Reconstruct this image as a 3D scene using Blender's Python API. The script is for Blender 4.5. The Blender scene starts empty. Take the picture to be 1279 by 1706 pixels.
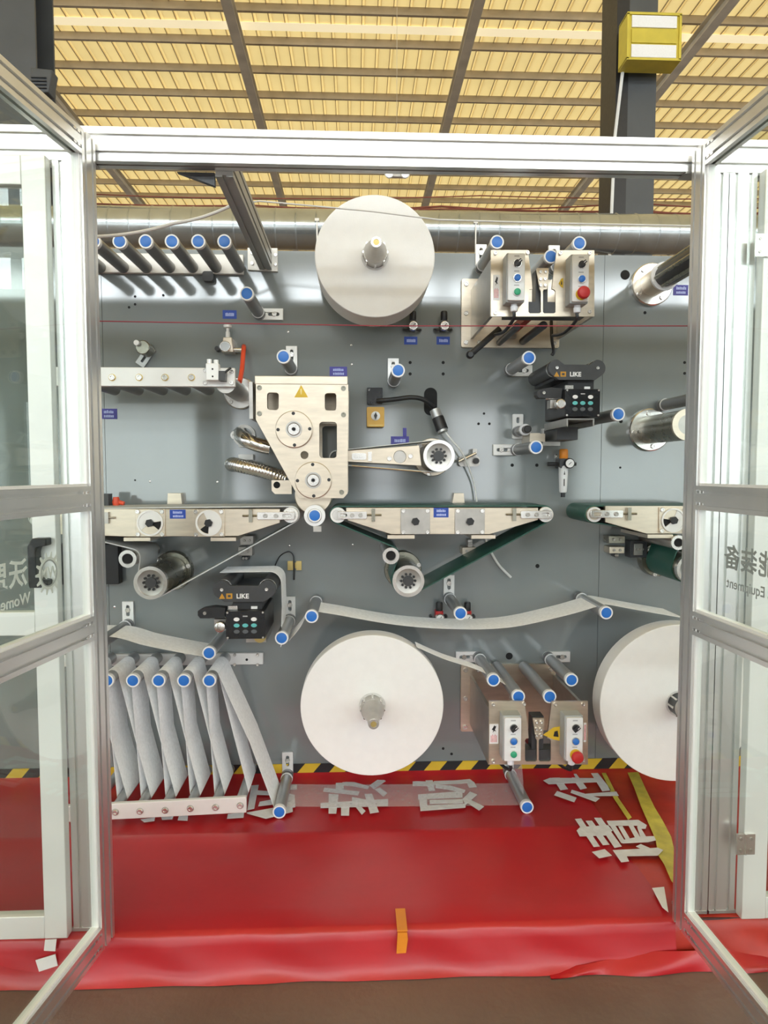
import bpy, bmesh, math, random
from mathutils import Vector, Matrix
from mathutils.geometry import tessellate_polygon
random.seed(7)
PI = math.pi
# ------------------------------------------------------------------ camera
F = 1130.0                      # focal length in pixels of the 1279 x 1706 frame
CAMY, CAMZ = -2.6, 1.323
YAW, PITCH = math.radians(2.38), math.radians(3.44)
scene = bpy.context.scene
col = scene.collection
cam = bpy.data.cameras.new('camera')
cam.sensor_fit = 'HORIZONTAL'
cam.sensor_width = 36.0
cam.lens = 36.0 * F / 1279.0
cam.clip_start, cam.clip_end = 0.05, 300
camo = bpy.data.objects.new('camera', cam)
camo.location = (0, CAMY, CAMZ)
camo.rotation_euler = (PI/2 - PITCH, 0, -YAW)
col.objects.link(camo)
scene.camera = camo
# ------------------------------------------------------------------ light
vs = scene.view_settings
vs.view_transform = 'Standard'
vs.look = 'None'
vs.gamma = 1.0
vs.use_curve_mapping = False
vs.exposure = 0.14
scene.cycles.max_bounces = 8
scene.cycles.diffuse_bounces = 4
scene.cycles.transparent_max_bounces = 16
world = bpy.data.worlds.new('world')
scene.world = world
world.use_nodes = True
wb = world.node_tree.nodes['Background']
wb.inputs[0].default_value = (0.87, 0.95, 1.0, 1)
wb.inputs[1].default_value = 1.6
# ------------------------------------------------------------------ projection helpers
RM = Matrix.Rotation(-YAW, 3, 'Z') @ Matrix.Rotation(PI/2 - PITCH, 3, 'X')
CAM = Vector((0, CAMY, CAMZ))
def ray(px, py):
    return RM @ Vector(((px - 639.5)/F, -(py - 853.0)/F, -1.0))
def at(px, py, Y):
    r = ray(px, py); t = (Y - CAMY)/r.y
    return CAM + r*t
def atz(px, py, z):
    r = ray(px, py); t = (z - CAMZ)/r.z
    return CAM + r*t
def S(Y): return (Y - CAMY)/F
def rect(x0, y0, x1, y1, Y):
    a = at(x0, y1, Y); b = at(x1, y0, Y)
    return a.x, b.x, a.z, b.z
def poly(pts, Y): return [(p.x, p.z) for p in (at(x, y, Y) for x, y in pts)]
# ------------------------------------------------------------------ materials
M = {}
def mat(name, c, rough=0.5, metal=0.0, var=0.06, scale=8.0, bump=0.0, bscale=60.0, spec=0.5, rvar=0.08, stretch=None, coat=0.0, ior=1.5):
    m = bpy.data.materials.new(name); m.use_nodes = True
    nt = m.node_tree; b = nt.nodes['Principled BSDF']
    b.inputs['Metallic'].default_value = metal
    b.inputs['Specular IOR Level'].default_value = spec
    b.inputs['Coat Weight'].default_value = coat
    b.inputs['IOR'].default_value = ior
    tc = nt.nodes.new('ShaderNodeTexCoord'); mp = nt.nodes.new('ShaderNodeMapping')
    if stretch: mp.inputs['Scale'].default_value = stretch
    nt.links.new(tc.outputs['Object'], mp.inputs['Vector'])
    n = nt.nodes.new('ShaderNodeTexNoise'); n.inputs['Scale'].default_value = scale
    n.inputs['Detail'].default_value = 4.0
    nt.links.new(mp.outputs[0], n.inputs['Vector'])
    r = nt.nodes.new('ShaderNodeValToRGB')
    r.color_ramp.elements[0].position = 0.3; r.color_ramp.elements[1].position = 0.7
    r.color_ramp.elements[0].color = tuple(max(0, x*(1 - var)) for x in c) + (1,)
    r.color_ramp.elements[1].color = tuple(min(1, x*(1 + var)) for x in c) + (1,)
    nt.links.new(n.outputs['Fac'], r.inputs[0]); nt.links.new(r.outputs[0], b.inputs['Base Color'])
    mr = nt.nodes.new('ShaderNodeMapRange')
    mr.inputs['To Min'].default_value = max(0.02, rough - rvar); mr.inputs['To Max'].default_value = min(1, rough + rvar)
    nt.links.new(n.outputs['Fac'], mr.inputs['Value']); nt.links.new(mr.outputs[0], b.inputs['Roughness'])
    if bump > 0:
        n2 = nt.nodes.new('ShaderNodeTexNoise'); n2.inputs['Scale'].default_value = bscale; n2.inputs['Detail'].default_value = 3
        nt.links.new(mp.outputs[0], n2.inputs['Vector'])
        bp = nt.nodes.new('ShaderNodeBump'); bp.inputs['Strength'].default_value = bump; bp.inputs['Distance'].default_value = 0.01
        nt.links.new(n2.outputs['Fac'], bp.inputs['Height']); nt.links.new(bp.outputs[0], b.inputs['Normal'])
    M[name] = m
    return m
def emat(name, c, strength):
    m = bpy.data.materials.new(name); m.use_nodes = True
    b = m.node_tree.nodes['Principled BSDF']
    b.inputs['Base Color'].default_value = (*c, 1)
    b.inputs['Emission Color'].default_value = (*c, 1); b.inputs['Emission Strength'].default_value = strength
    M[name] = m
def sheer(name, c, alpha, tint=(1, 1, 1), trans=0.4):
    m = bpy.data.materials.new(name); m.use_nodes = True
    nt = m.node_tree; nt.nodes.clear()
    out = nt.nodes.new('ShaderNodeOutputMaterial'); mix = nt.nodes.new('ShaderNodeMixShader')
    tr = nt.nodes.new('ShaderNodeBsdfTransparent'); tr.inputs[0].default_value = (*tint, 1)
    d = nt.nodes.new('ShaderNodeBsdfDiffuse'); d.inputs[0].default_value = (*c, 1)
    t = nt.nodes.new('ShaderNodeBsdfTranslucent'); t.inputs[0].default_value = (*c, 1)
    m2 = nt.nodes.new('ShaderNodeMixShader'); m2.inputs[0].default_value = trans
    nt.links.new(d.outputs[0], m2.inputs[1]); nt.links.new(t.outputs[0], m2.inputs[2])
    n = nt.nodes.new('ShaderNodeTexNoise'); n.inputs['Scale'].default_value = 90; n.inputs['Detail'].default_value = 5
    tc = nt.nodes.new('ShaderNodeTexCoord'); nt.links.new(tc.outputs['Object'], n.inputs['Vector'])
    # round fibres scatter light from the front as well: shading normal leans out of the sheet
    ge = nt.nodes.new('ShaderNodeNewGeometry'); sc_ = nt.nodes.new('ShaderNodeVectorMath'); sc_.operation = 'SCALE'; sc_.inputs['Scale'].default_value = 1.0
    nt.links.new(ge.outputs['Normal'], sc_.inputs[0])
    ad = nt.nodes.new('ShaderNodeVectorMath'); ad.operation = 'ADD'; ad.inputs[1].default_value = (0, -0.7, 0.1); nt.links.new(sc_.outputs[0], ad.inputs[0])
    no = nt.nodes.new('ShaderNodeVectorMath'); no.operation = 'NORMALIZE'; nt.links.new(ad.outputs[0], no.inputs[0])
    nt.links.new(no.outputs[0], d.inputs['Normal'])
    mr = nt.nodes.new('ShaderNodeMapRange'); mr.inputs['To Min'].default_value = alpha - 0.15; mr.inputs['To Max'].default_value = min(1, alpha + 0.15)
    nt.links.new(n.outputs['Fac'], mr.inputs['Value']); nt.links.new(mr.outputs[0], mix.inputs[0])
    nt.links.new(tr.outputs[0], mix.inputs[1]); nt.links.new(m2.outputs[0], mix.inputs[2])
    nt.links.new(mix.outputs[0], out.inputs[0])
    M[name] = m
def glassmat(name, tint):
    m = bpy.data.materials.new(name); m.use_nodes = True
    nt = m.node_tree; nt.nodes.clear()
    out = nt.nodes.new('ShaderNodeOutputMaterial'); mix = nt.nodes.new('ShaderNodeMixShader')
    tr = nt.nodes.new('ShaderNodeBsdfTransparent'); tr.inputs[0].default_value = (*tint, 1)
    g = nt.nodes.new('ShaderNodeBsdfGlossy'); g.inputs['Roughness'].default_value = 0.0
    lw = nt.nodes.new('ShaderNodeLayerWeight'); lw.inputs[0].default_value = 0.5
    pw = nt.nodes.new('ShaderNodeMath'); pw.operation = 'POWER'; pw.inputs[1].default_value = 5.0
    fr = nt.nodes.new('ShaderNodeMath'); fr.operation = 'MULTIPLY_ADD'; fr.inputs[1].default_value = 0.8; fr.inputs[2].default_value = 0.035
    nt.links.new(lw.outputs['Facing'], pw.inputs[0]); nt.links.new(pw.outputs[0], fr.inputs[0])
    nt.links.new(fr.outputs[0], mix.inputs[0]); nt.links.new(tr.outputs[0], mix.inputs[1]); nt.links.new(g.outputs[0], mix.inputs[2])
    nt.links.new(mix.outputs[0], out.inputs[0])
    M[name] = m
mat('panel', (0.215, 0.24, 0.245), 0.10, 0.0, 0.05, 3.0, spec=0.9, rvar=0.02, bump=0.01, bscale=1.2, ior=1.6)
mat('alu', (0.80, 0.80, 0.79), 0.32, 0.93, 0.03, 10, stretch=(1, 1, 0.1))
mat('alu_flat', (0.86, 0.86, 0.85), 0.42, 0.3, 0.03, 6)
mat('alu_dark', (0.42, 0.42, 0.41), 0.4, 0.7, 0.06, 10)
mat('white_bar', (0.80, 0.79, 0.77), 0.4, 0.2, 0.03, 12)
mat('steel', (0.66, 0.58, 0.47), 0.33, 0.9, 0.08, 14, stretch=(1, 1, 5))
mat('steel_bright', (0.72, 0.70, 0.67), 0.24, 0.95, 0.04, 20, rvar=0.03)
mat('steel_dull', (0.46, 0.44, 0.41), 0.35, 0.85, 0.12, 20)
mat('chrome', (0.75, 0.72, 0.68), 0.14, 1.0, 0.12, 30)
mat('steel_olive', (0.30, 0.29, 0.24), 0.28, 0.9, 0.12, 16)
mat('roller_grey', (0.25, 0.255, 0.26), 0.38, 0.55, 0.06, 25)
mat('roller_light', (0.44, 0.45, 0.46), 0.35, 0.6, 0.06, 25)
mat('cap_blue', (0.025, 0.17, 0.60), 0.35, 0, 0.05, 30)
mat('cap_white', (0.85, 0.86, 0.88), 0.4, 0, 0.03, 30)
mat('black', (0.018, 0.018, 0.02), 0.42, 0, 0.15, 25)
mat('black_gloss', (0.012, 0.013, 0.016), 0.22, 0, 0.15, 25)
mat('dark_hole', (0.006, 0.006, 0.007), 0.8, 0, 0.1, 25)
mat('charcoal', (0.05, 0.052, 0.056), 0.4, 0.1, 0.12, 25)
mat('paper', (0.86, 0.86, 0.85), 0.85, 0, 0.015, 30, bump=0.05, bscale=200)
mat('paper_side', (0.70, 0.70, 0.69), 0.9, 0, 0.05, 60, bump=0.15, bscale=300, stretch=(1, 30, 1))
mat('belt_green', (0.015, 0.09, 0.065), 0.42, 0, 0.12, 12)
mat('belt_grey', (0.55, 0.57, 0.57), 0.6, 0, 0.06, 12)
mat('box_white', (0.80, 0.81, 0.81), 0.45, 0, 0.03, 12)
mat('box_grey', (0.36, 0.38, 0.38), 0.5, 0, 0.06, 12)
mat('red', (0.50, 0.025, 0.025), 0.4, 0, 0.08, 20)
mat('green', (0.03, 0.36, 0.19), 0.4, 0, 0.08, 20)
mat('yellow', (0.72, 0.48, 0.03), 0.5, 0, 0.06, 20)
mat('switch_yellow', (0.62, 0.36, 0.06), 0.45, 0, 0.06, 20)
mat('orange', (0.75, 0.25, 0.02), 0.45, 0, 0.08, 20)
mat('red_hose', (0.72, 0.08, 0.03), 0.4, 0, 0.08, 20)
mat('brass', (0.60, 0.46, 0.18), 0.35, 0.8, 0.1, 20)
mat('label_blue', (0.02, 0.07, 0.42), 0.5, 0, 0.05, 30)
mat('label_purple', (0.06, 0.055, 0.33), 0.5, 0, 0.1, 30)
mat('label_ink', (0.45, 0.52, 0.85), 0.6, 0, 0.1, 60)
mat('ink_white', (0.85, 0.85, 0.85), 0.6, 0, 0.03, 60)
mat('ink_grey', (0.45, 0.45, 0.46), 0.6, 0, 0.03, 60)
mat('teal', (0.12, 0.50, 0.50), 0.5, 0, 0.05, 60)
mat('ink_orange', (0.55, 0.28, 0.03), 0.6, 0, 0.1, 60)
mat('cloth_red', (0.44, 0.012, 0.018), 0.34, 0, 0.10, 4, bump=0.12, bscale=9, spec=0.6)
mat('cloth_orange', (0.50, 0.038, 0.022), 0.42, 0, 0.3, 5, bump=0.3, bscale=8)
mat('tape_silver', (0.74, 0.75, 0.78), 0.6, 0, 0.08, 30, bump=0.2, bscale=80)
mat('tape_yellow', (0.60, 0.52, 0.08), 0.5, 0, 0.2, 20, bump=0.3, bscale=40)
mat('concrete', (0.17, 0.12, 0.095), 0.45, 0, 0.2, 2.5, bump=0.2, bscale=40)
mat('roof_steel', (0.46, 0.38, 0.27), 0.6, 0.1, 0.15, 2.0)
mat('rafter_steel', (0.62, 0.56, 0.44), 0.6, 0.1, 0.15, 2.0)
mat('column_grey', (0.075, 0.08, 0.085), 0.5, 0.1, 0.1, 3.0)
mat('galvanized', (0.45, 0.48, 0.48), 0.22, 0.75, 0.12, 5.0, bump=0.05, bscale=12)
mat('wall_grey', (0.30, 0.30, 0.28), 0.9, 0, 0.1, 1.0)
mat('cable_brown', (0.25, 0.07, 0.045), 0.6, 0, 0.15, 8)
mat('cable_white', (0.75, 0.76, 0.75), 0.5, 0, 0.05, 8)
mat('thread_red', (0.28, 0.03, 0.05), 0.6, 0, 0.05, 8)
mat('lamp_yellow', (0.62, 0.50, 0.06), 0.5, 0, 0.1, 6)
mat('sticker_pink', (0.75, 0.35, 0.35), 0.6, 0, 0.2, 120)
emat('daylight', (0.88, 0.96, 1.0), 13.0)
emat('doorlight', (0.88, 0.95, 1.0), 3.4)
emat('roof_glow', (1.0, 0.88, 0.58), 0.62)  # glow colour of the strip added under the roof sheets
emat('lamp_glow', (1.0, 0.96, 0.85), 1.6)
sheer('web', (0.97, 0.98, 0.99), 0.80, trans=0.08)
sheer('web_thin', (0.9, 0.86, 0.86), 0.22)
sheer('film', (0.82, 0.82, 0.83), 0.4)
def roofmat(name, c, t):
    m = bpy.data.materials.new(name); m.use_nodes = True
    nt = m.node_tree; nt.nodes.clear()
    out = nt.nodes.new('ShaderNodeOutputMaterial'); mix = nt.nodes.new('ShaderNodeMixShader'); mix.inputs[0].default_value = t
    d = nt.nodes.new('ShaderNodeBsdfDiffuse'); tl = nt.nodes.new('ShaderNodeBsdfTranslucent')
    tc = nt.nodes.new('ShaderNodeTexCoord'); n = nt.nodes.new('ShaderNodeTexNoise'); n.inputs['Scale'].default_value = 0.8; n.inputs['Detail'].default_value = 5
    nt.links.new(tc.outputs['Object'], n.inputs['Vector'])
    r = nt.nodes.new('ShaderNodeValToRGB'); r.color_ramp.elements[0].position = 0.3; r.color_ramp.elements[1].position = 0.7
    r.color_ramp.elements[0].color = tuple(x*0.93 for x in c) + (1,); r.color_ramp.elements[1].color = (*c, 1)
    nt.links.new(n.outputs['Fac'], r.inputs[0])
    for k in (d, tl): nt.links.new(r.outputs[0], k.inputs[0])
    nt.links.new(d.outputs[0], mix.inputs[1]); nt.links.new(tl.outputs[0], mix.inputs[2]); nt.links.new(mix.outputs[0], out.inputs[0])
    M[name] = m
roofmat('roof_yellow', (0.97, 0.83, 0.53), 0.74)      # thin sheets that let daylight glow through
glassmat('glass', (0.93, 0.96, 0.94))
# ------------------------------------------------------------------ mesh builder
class MB:
    def __init__(s): s.v = []; s.f = []; s.mi = []
    def add(s, verts, faces, mi=0):
        o = len(s.v); s.v += [tuple(p) for p in verts]
        s.f += [tuple(i + o for i in f) for f in faces]; s.mi += [mi]*len(faces)
        return s
    def box(s, x0, x1, y0, y1, z0, z1, mi=0):
        v = [(x, y, z) for z in (z0, z1) for y in (y0, y1) for x in (x0, x1)]
        return s.add(v, [(0, 2, 3, 1), (4, 5, 7, 6), (0, 1, 5, 4), (2, 6, 7, 3), (0, 4, 6, 2), (1, 3, 7, 5)], mi)
    def prism(s, outer, y0, y1, holes=(), mi=0):
        loops = [list(outer)] + [list(h) for h in holes]
        flat = [p for l in loops for p in l]
        tris = tessellate_polygon([[Vector((p[0], p[1], 0)) for p in l] for l in loops])
        n = len(flat)
        v = [(p[0], y0, p[1]) for p in flat] + [(p[0], y1, p[1]) for p in flat]
        f = []
        if len(loops) == 1 and n <= 4:
            f += [tuple(range(n)), tuple(range(2*n - 1, n - 1, -1))]
        else:
            f += [tuple(t) for t in tris] + [tuple(i + n for i in reversed(t)) for t in tris]
        o = 0
        for l in loops:
            k = len(l)
            for i in range(k): f.append((o + i, o + (i + 1) % k, n + o + (i + 1) % k, n + o + i))
            o += k
        return s.add(v, f, mi)
    def lathe(s, c, prof, n=24, axis='Y', mi=0):
        # prof: list of (r, t) along the axis; c is the centre, t an offset on the axis
        v = []; f = []
        cx, cy, cz = c
        def pt(r, t, a):
            ca, sa = r*math.cos(a), r*math.sin(a)
            if axis == 'Y': return (cx + ca, cy + t, cz + sa)
            if axis == 'Z': return (cx + ca, cy + sa, cz + t)
            return (cx + t, cy + ca, cz + sa)
        for r, t in prof:
            for i in range(n): v.append(pt(r, t, 2*PI*i/n))
        for j in range(len(prof) - 1):
            for i in range(n):
                f.append((j*n + i, j*n + (i + 1) % n, (j + 1)*n + (i + 1) % n, (j + 1)*n + i))
        f.append(tuple(range(n))); f.append(tuple(range((len(prof) - 1)*n, len(prof)*n)))
        return s.add(v, f, mi)
    def cyl(s, c, r, t0, t1, n=20, axis='Y', ch=0.0, mi=0):
        if ch > 0: return s.lathe(c, [(r - ch, t0), (r, t0 + ch), (r, t1)], n, axis, mi)
        return s.lathe(c, [(r, t0), (r, t1)], n, axis, mi)
    def ring(s, c, ro, ri, t0, t1, n=28, mi=0):
        v = []; f = []
        for (r, t) in ((ri, t0), (ro, t0), (ro, t1), (ri, t1)):
            for i in range(n):
                a = 2*PI*i/n; v.append((c[0] + r*math.cos(a), c[1] + t, c[2] + r*math.sin(a)))
        for j in range(4):
            k = (j + 1) % 4
            for i in range(n): f.append((j*n + i, j*n + (i + 1) % n, k*n + (i + 1) % n, k*n + i))
        return s.add(v, f, mi)
    def rod(s, a, b, r, n=10, r2=None, mi=0):
        return s.tube([a, b], r, n, mi, r2)
    def tube(s, pts, r, n=8, mi=0, r2=None):
        pts = [Vector(p) for p in pts]; v = []; f = []
        m = len(pts); up = None
        for i, p in enumerate(pts):
            d = (pts[min(i + 1, m - 1)] - pts[max(i - 1, 0)]).normalized()
            if up is None:
                up = Vector((0, 0, 1)) if abs(d.z) < 0.9 else Vector((1, 0, 0))
            x = d.cross(up).normalized(); up = x.cross(d).normalized()
            rr = r if r2 is None else r + (r2 - r)*i/(m - 1)
            if callable(r): rr = r(i/(m - 1))
            for k in range(n):
                a = 2*PI*k/n; v.append(p + x*(rr*math.cos(a)) + up*(rr*math.sin(a)))
        for j in range(m - 1):
            for k in range(n): f.append((j*n + k, j*n + (k + 1) % n, (j + 1)*n + (k + 1) % n, (j + 1)*n + k))
        f.append(tuple(range(n))); f.append(tuple(range((m - 1)*n, m*n)))
        return s.add(v, f, mi)
    def ribbon(s, path, y0, y1, th=0.0012, closed=False, mi=0, skew=None):
        # path: (x, z) points; a band of real thickness standing across the machine from y0 to y1
        n = len(path); v = []; f = []
        for i in range(n):
            a = path[(i - 1) % n] if closed else path[max(i - 1, 0)]
            b = path[(i + 1) % n] if closed else path[min(i + 1, n - 1)]
            d = Vector((b[0] - a[0], b[1] - a[1])); d.normalize()
            nx, nz = -d.y*th/2, d.x*th/2
            x, z = path[i]
            v += [(x + nx, y0, z + nz), (x - nx, y0, z - nz), (x - nx, y1, z - nz), (x + nx, y1, z + nz)]
        for i in range(n if closed else n - 1):
            a, b = 4*i, 4*((i + 1) % n)
            for k in range(4): f.append((a + k, a + (k + 1) % 4, b + (k + 1) % 4, b + k))
        if not closed: f += [(0, 1, 2, 3), (4*n - 4, 4*n - 3, 4*n - 2, 4*n - 1)]
        return s.add(v, f, mi)
    def build(s, name, material, parent=None, bevel=0.0, smooth=0.6, base=None):
        mats = material if isinstance(material, (list, tuple)) else [material]
        if parent is not None:
            off = s_origin(parent)
        else:
            xs = [p[0] for p in s.v]; ys = [p[1] for p in s.v]; zs = [p[2] for p in s.v]
            off = Vector(((min(xs) + max(xs))/2, (min(ys) + max(ys))/2, min(zs)))
        me = bpy.data.meshes.new(name)
        me.from_pydata([(p[0] - off.x, p[1] - off.y, p[2] - off.z) for p in s.v], [], s.f)
        bm = bmesh.new(); bm.from_mesh(me)
        bmesh.ops.recalc_face_normals(bm, faces=bm.faces); bm.to_mesh(me); bm.free()
        for m in mats: me.materials.append(M[m])
        if len(mats) > 1: me.polygons.foreach_set('material_index', s.mi)
        me.polygons.foreach_set('use_smooth', [True]*len(me.polygons))
        me.set_sharp_from_angle(angle=smooth)
        o = bpy.data.objects.new(name, me); col.objects.link(o)
        if parent is not None: o.parent = parent
        else: o.location = off
        if bevel > 0:
            bv = o.modifiers.new('bevel', 'BEVEL'); bv.width = bevel; bv.segments = 2; bv.limit_method = 'ANGLE'
        return o
ORG = {}
def s_origin(o):
    if o.name in ORG: return ORG[o.name]
    v = Vector(o.location); p = o.parent
    while p is not None: v = v + Vector(p.location); p = p.parent
    ORG[o.name] = v
    return v
def tag(o, label=None, cat=None, group=None, kind=None):
    if label: o['label'] = label
    if cat: o['category'] = cat
    if group: o['group'] = group
    if kind: o['kind'] = kind
    return o
def thing(name, loc, label, cat, group=None, kind=None, rz=0.0):
    o = bpy.data.objects.new(name, None); col.objects.link(o)
    o.empty_display_size = 0.05; o.location = loc; o.rotation_euler = (0, 0, rz)
    ORG[o.name] = Vector(loc)
    return tag(o, label, cat, group, kind)
def rrect(x0, x1, z0, z1, r, n=4):
    p = []
    for cx, cz, a0 in ((x1 - r, z1 - r, 0), (x0 + r, z1 - r, 1), (x0 + r, z0 + r, 2), (x1 - r, z0 + r, 3)):
        for i in range(n + 1):
            a = (a0 + i/n)*PI/2; p.append((cx + r*math.cos(a), cz + r*math.sin(a)))
    return p
def circ(cx, cz, r, n=20): return [(cx + r*math.cos(2*PI*i/n), cz + r*math.sin(2*PI*i/n)) for i in range(n)]
def text_mesh(body, size, extrude=0.0003, offset=0.0, align='CENTER'):
    cu = bpy.data.curves.new('lettering', 'FONT'); cu.body = body; cu.size = size
    cu.extrude = extrude; cu.offset = offset; cu.align_x = align; cu.align_y = 'CENTER'; cu.resolution_u = 3
    o = bpy.data.objects.new('lettering', cu); col.objects.link(o)
    dg = bpy.context.evaluated_depsgraph_get(); dg.update()
    me = bpy.data.meshes.new_from_object(o.evaluated_get(dg))
    bpy.data.objects.remove(o); bpy.data.curves.remove(cu)
    return me
def lettering(name, body, size, matname, parent, matrix, offset=0.0, align='CENTER', extrude=0.0003):
    me = text_mesh(body, size, extrude, offset, align)
    me.transform(matrix); me.materials.clear(); me.materials.append(M[matname])
    o = bpy.data.objects.new(name, me); col.objects.link(o); o.parent = parent
    return o
FRONT = Matrix.Rotation(PI/2, 4, 'X')          # text plane facing -Y
def bolt(parent, x, z, y, r=0.006, m='steel_bright', name='bolt', h=0.006):
    b = MB(); b.lathe((x, y, z), [(r*0.5, -h*0.55), (r*0.55, -h), (r*0.9, -h), (r, -h*0.8), (r, 0)], 12)
    return b.build(name, m, parent)
# ================================================================== THE SETTING
ROOFZ = CAMZ + 10.0
b = MB(); b.box(-30, 30, -30, 45, -0.05, 0)
tag(b.build('floor', 'concrete'), 'worn brown concrete hall floor in front of the red platform', None, None, 'structure')
# roof: corrugated sheets, purlins and rafters, each a piece of the ceiling
roof = thing('ceiling', (0, 0, ROOFZ), 'yellow corrugated roof on steel purlins and rafters', None, None, 'structure')
P = 0.342
def sheet_mesh():
    b = MB(); pr = []
    for k in range(3):
        x = k*P
        pr += [(x, 0), (x + P - 0.07, 0), (x + P - 0.055, 0.045), (x + P - 0.015, 0.045)]
    pr.append((3*P, 0))
    v = []; f = []
    n = len(pr)
    for (x, z) in pr: v += [(x, -24, z), (x, 42, z), (x, -24, z + 0.006), (x, 42, z + 0.006)]
    for i in range(n - 1):
        a, c = 4*i, 4*i + 4
        f += [(a, c, c + 1, a + 1), (a + 2, a + 3, c + 3, c + 2)]
    f += [(0, 2, 3, 1), (4*n - 4, 4*n - 3, 4*n - 1, 4*n - 2)]
    b.add(v, f)
    for k in range(3):
        x = (k + 1)*P - 0.078; b.box(x, x + 0.012, -24, 42, -0.028, -0.0005, 1)
    return b
first = None
for i in range(44):
    if first is None:
        o = MB.build(sheet_mesh(), 'roof_sheet', ['roof_yellow', 'roof_steel'], roof); first = o
        for vtx in o.data.vertices: vtx.co.z += ROOFZ
    else:
        o = first.copy(); col.objects.link(o); o.parent = roof
    o.location = (-22 + i*3*P, 0, 0.0)
first = None
for i in range(-12, 24):
    Y = 12.62 + 1.125*i
    if first is None:
        b = MB()
        b.prism([(0, -0.17), (0.07, -0.17), (0.07, -0.15), (0.012, -0.15), (0.012, -0.016), (0.07, -0.016), (0.07, 0), (0, 0)], -22, 22)
        me_v = [(y, x, z) for (x, y, z) in b.v]; b.v = [(p[0], p[1], p[2] + ROOFZ) for p in me_v]
        o = b.build('purlin', 'roof_steel', roof); first = o
    else:
        o = first.copy(); col.objects.link(o); o.parent = roof
    o.location = (0, Y, -0.004)
first = None
for k in range(-4, 5):
    X = -2.62 + 5.17*k
    if first is None:
        b = MB()
        for (x0, x1, z0, z1) in ((-0.11, 0.11, -0.44, -0.425), (-0.11, 0.11, -0.19, -0.175), (-0.006, 0.006, -0.425, -0.19)):
            b.box(x0, x1, -24, 42, z0 + ROOFZ, z1 + ROOFZ)
        o = b.build('rafter', 'rafter_steel', roof); first = o
    else:
        o = first.copy(); col.objects.link(o); o.parent = roof
    o.location = (X, 0, 0)
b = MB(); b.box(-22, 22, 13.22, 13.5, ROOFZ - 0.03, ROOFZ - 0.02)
b.build('glow_strip', 'roof_glow', roof)  # added glowing strip, stands in for a bright band of light on the ceiling
# far wall behind the machine and gable wall behind the camera with its window band and an added fill band
b = MB(); b.box(-30, 30, 42, 42.2, 0, 12.5)
tag(b.build('wall_back', 'wall_grey'), 'grey far wall of the hall behind the machine', None, None, 'structure')
wf = thing('wall_front', (0, -20, 0), 'grey gable wall behind the camera with window band and added light band', None, None, 'structure')
b = MB()
for (z0, z1) in ((3.4, 6.7), (7.65, 9.1), (10.5, ROOFZ)): b.box(-26, 26, -20.3, -20, z0, z1)
b.build('wall_panel', 'wall_grey', wf)
b = MB()
for x in (-26, -11.5, -3.3, -1.2, 1.4, 5.8, 12, 19): b.box(x, x + 1.6, -20.3, -20, 0, 3.4)
b.build('wall_pier', 'wall_grey', wf)
for i in range(20):
    x = -25.5 + i*2.6
    b = MB(); b.box(x, x + 2.25, -20.2, -20.16, 6.7, 7.65); b.build('window_fill_pane', 'daylight', wf)
    b = MB(); b.box(x, x + 2.25, -20.2, -20.16, 9.1, 10.5); b.build('window_fill_pane', 'daylight', wf)  # upper row added as fill light, no such windows known
for (x0, x1) in ((-24.4, -11.5), (-9.9, -3.3), (-1.7, -1.2), (0.4, 1.4), (3.0, 5.8), (7.4, 12), (13.6, 19), (20.6, 26)):
    b = MB(); b.box(x0, x1, -20.2, -20.16, 0, 3.4); b.build('door_opening_pane', 'doorlight', wf)
# steel columns of the hall
def hcol(x, y, label, w=0.46):
    o = thing('steel_column', (x, y, 0), label, 'column', 'hall columns')
    b = MB(); t = 0.03
    b.box(x - w/2, x + w/2, y - 0.24, y - 0.24 + t, 0, ROOFZ - 0.44); b.box(x - w/2, x + w/2, y + 0.24 - t, y + 0.24, 0, ROOFZ - 0.44)
    b.build('flange', 'column_grey', o)
    b = MB(); b.box(x - 0.1, x - 0.08, y - 0.24 + t, y + 0.24 - t, 0, ROOFZ - 0.44); b.build('web_plate', 'column_grey', o)
    b = MB(); b.box(x - w/2 - 0.14, x - w/2 + 0.0, y - 0.24, y + 0.24, 0, ROOFZ - 0.44); b.build('side_channel', 'black', o)
    return o
c1 = at(1066, 300, 5.16); hcol(c1.x, 5.4, 'dark grey steel column rising behind the duct on the right', 0.32)
c2 = at(20, 80, 5.16); hcol(c2.x, 5.4, 'dark grey steel column at the upper left corner', 0.5)
# ventilation duct
DY = 4.0
dc = at(640, 384, DY); dr = 31*S(DY)
duct = thing('ventilation_duct', (dc.x, DY, dc.z - dr), 'galvanized round ventilation duct running behind the machine panel', 'duct')
b = MB(); b.cyl((0, DY, dc.z), dr, -12, 12, 40, 'X'); b.build('pipe', 'galvanized', duct)
k = -11.0
while k < 11:
    b = MB(); b.lathe((k, DY, dc.z), [(dr + 0.0005, -0.006), (dr + 0.005, -0.002), (dr + 0.005, 0.002), (dr + 0.0005, 0.006)], 40, 'X')
    b.build('seam', 'galvanized', duct); k += 0.19
for px in (528, 792):
    p = at(px, 384, DY - dr)
    b = MB(); b.box(p.x - 0.006, p.x + 0.006, DY - dr - 0.01, DY - dr - 0.004, dc.z - dr - 0.3, dc.z + 0.02); b.box(p.x - 0.02, p.x + 0.02, DY - dr - 0.014, DY - dr + 0.03, dc.z + 0.01, dc.z + 0.035)
    b.build('hanger', 'steel_dull', duct)
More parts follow.
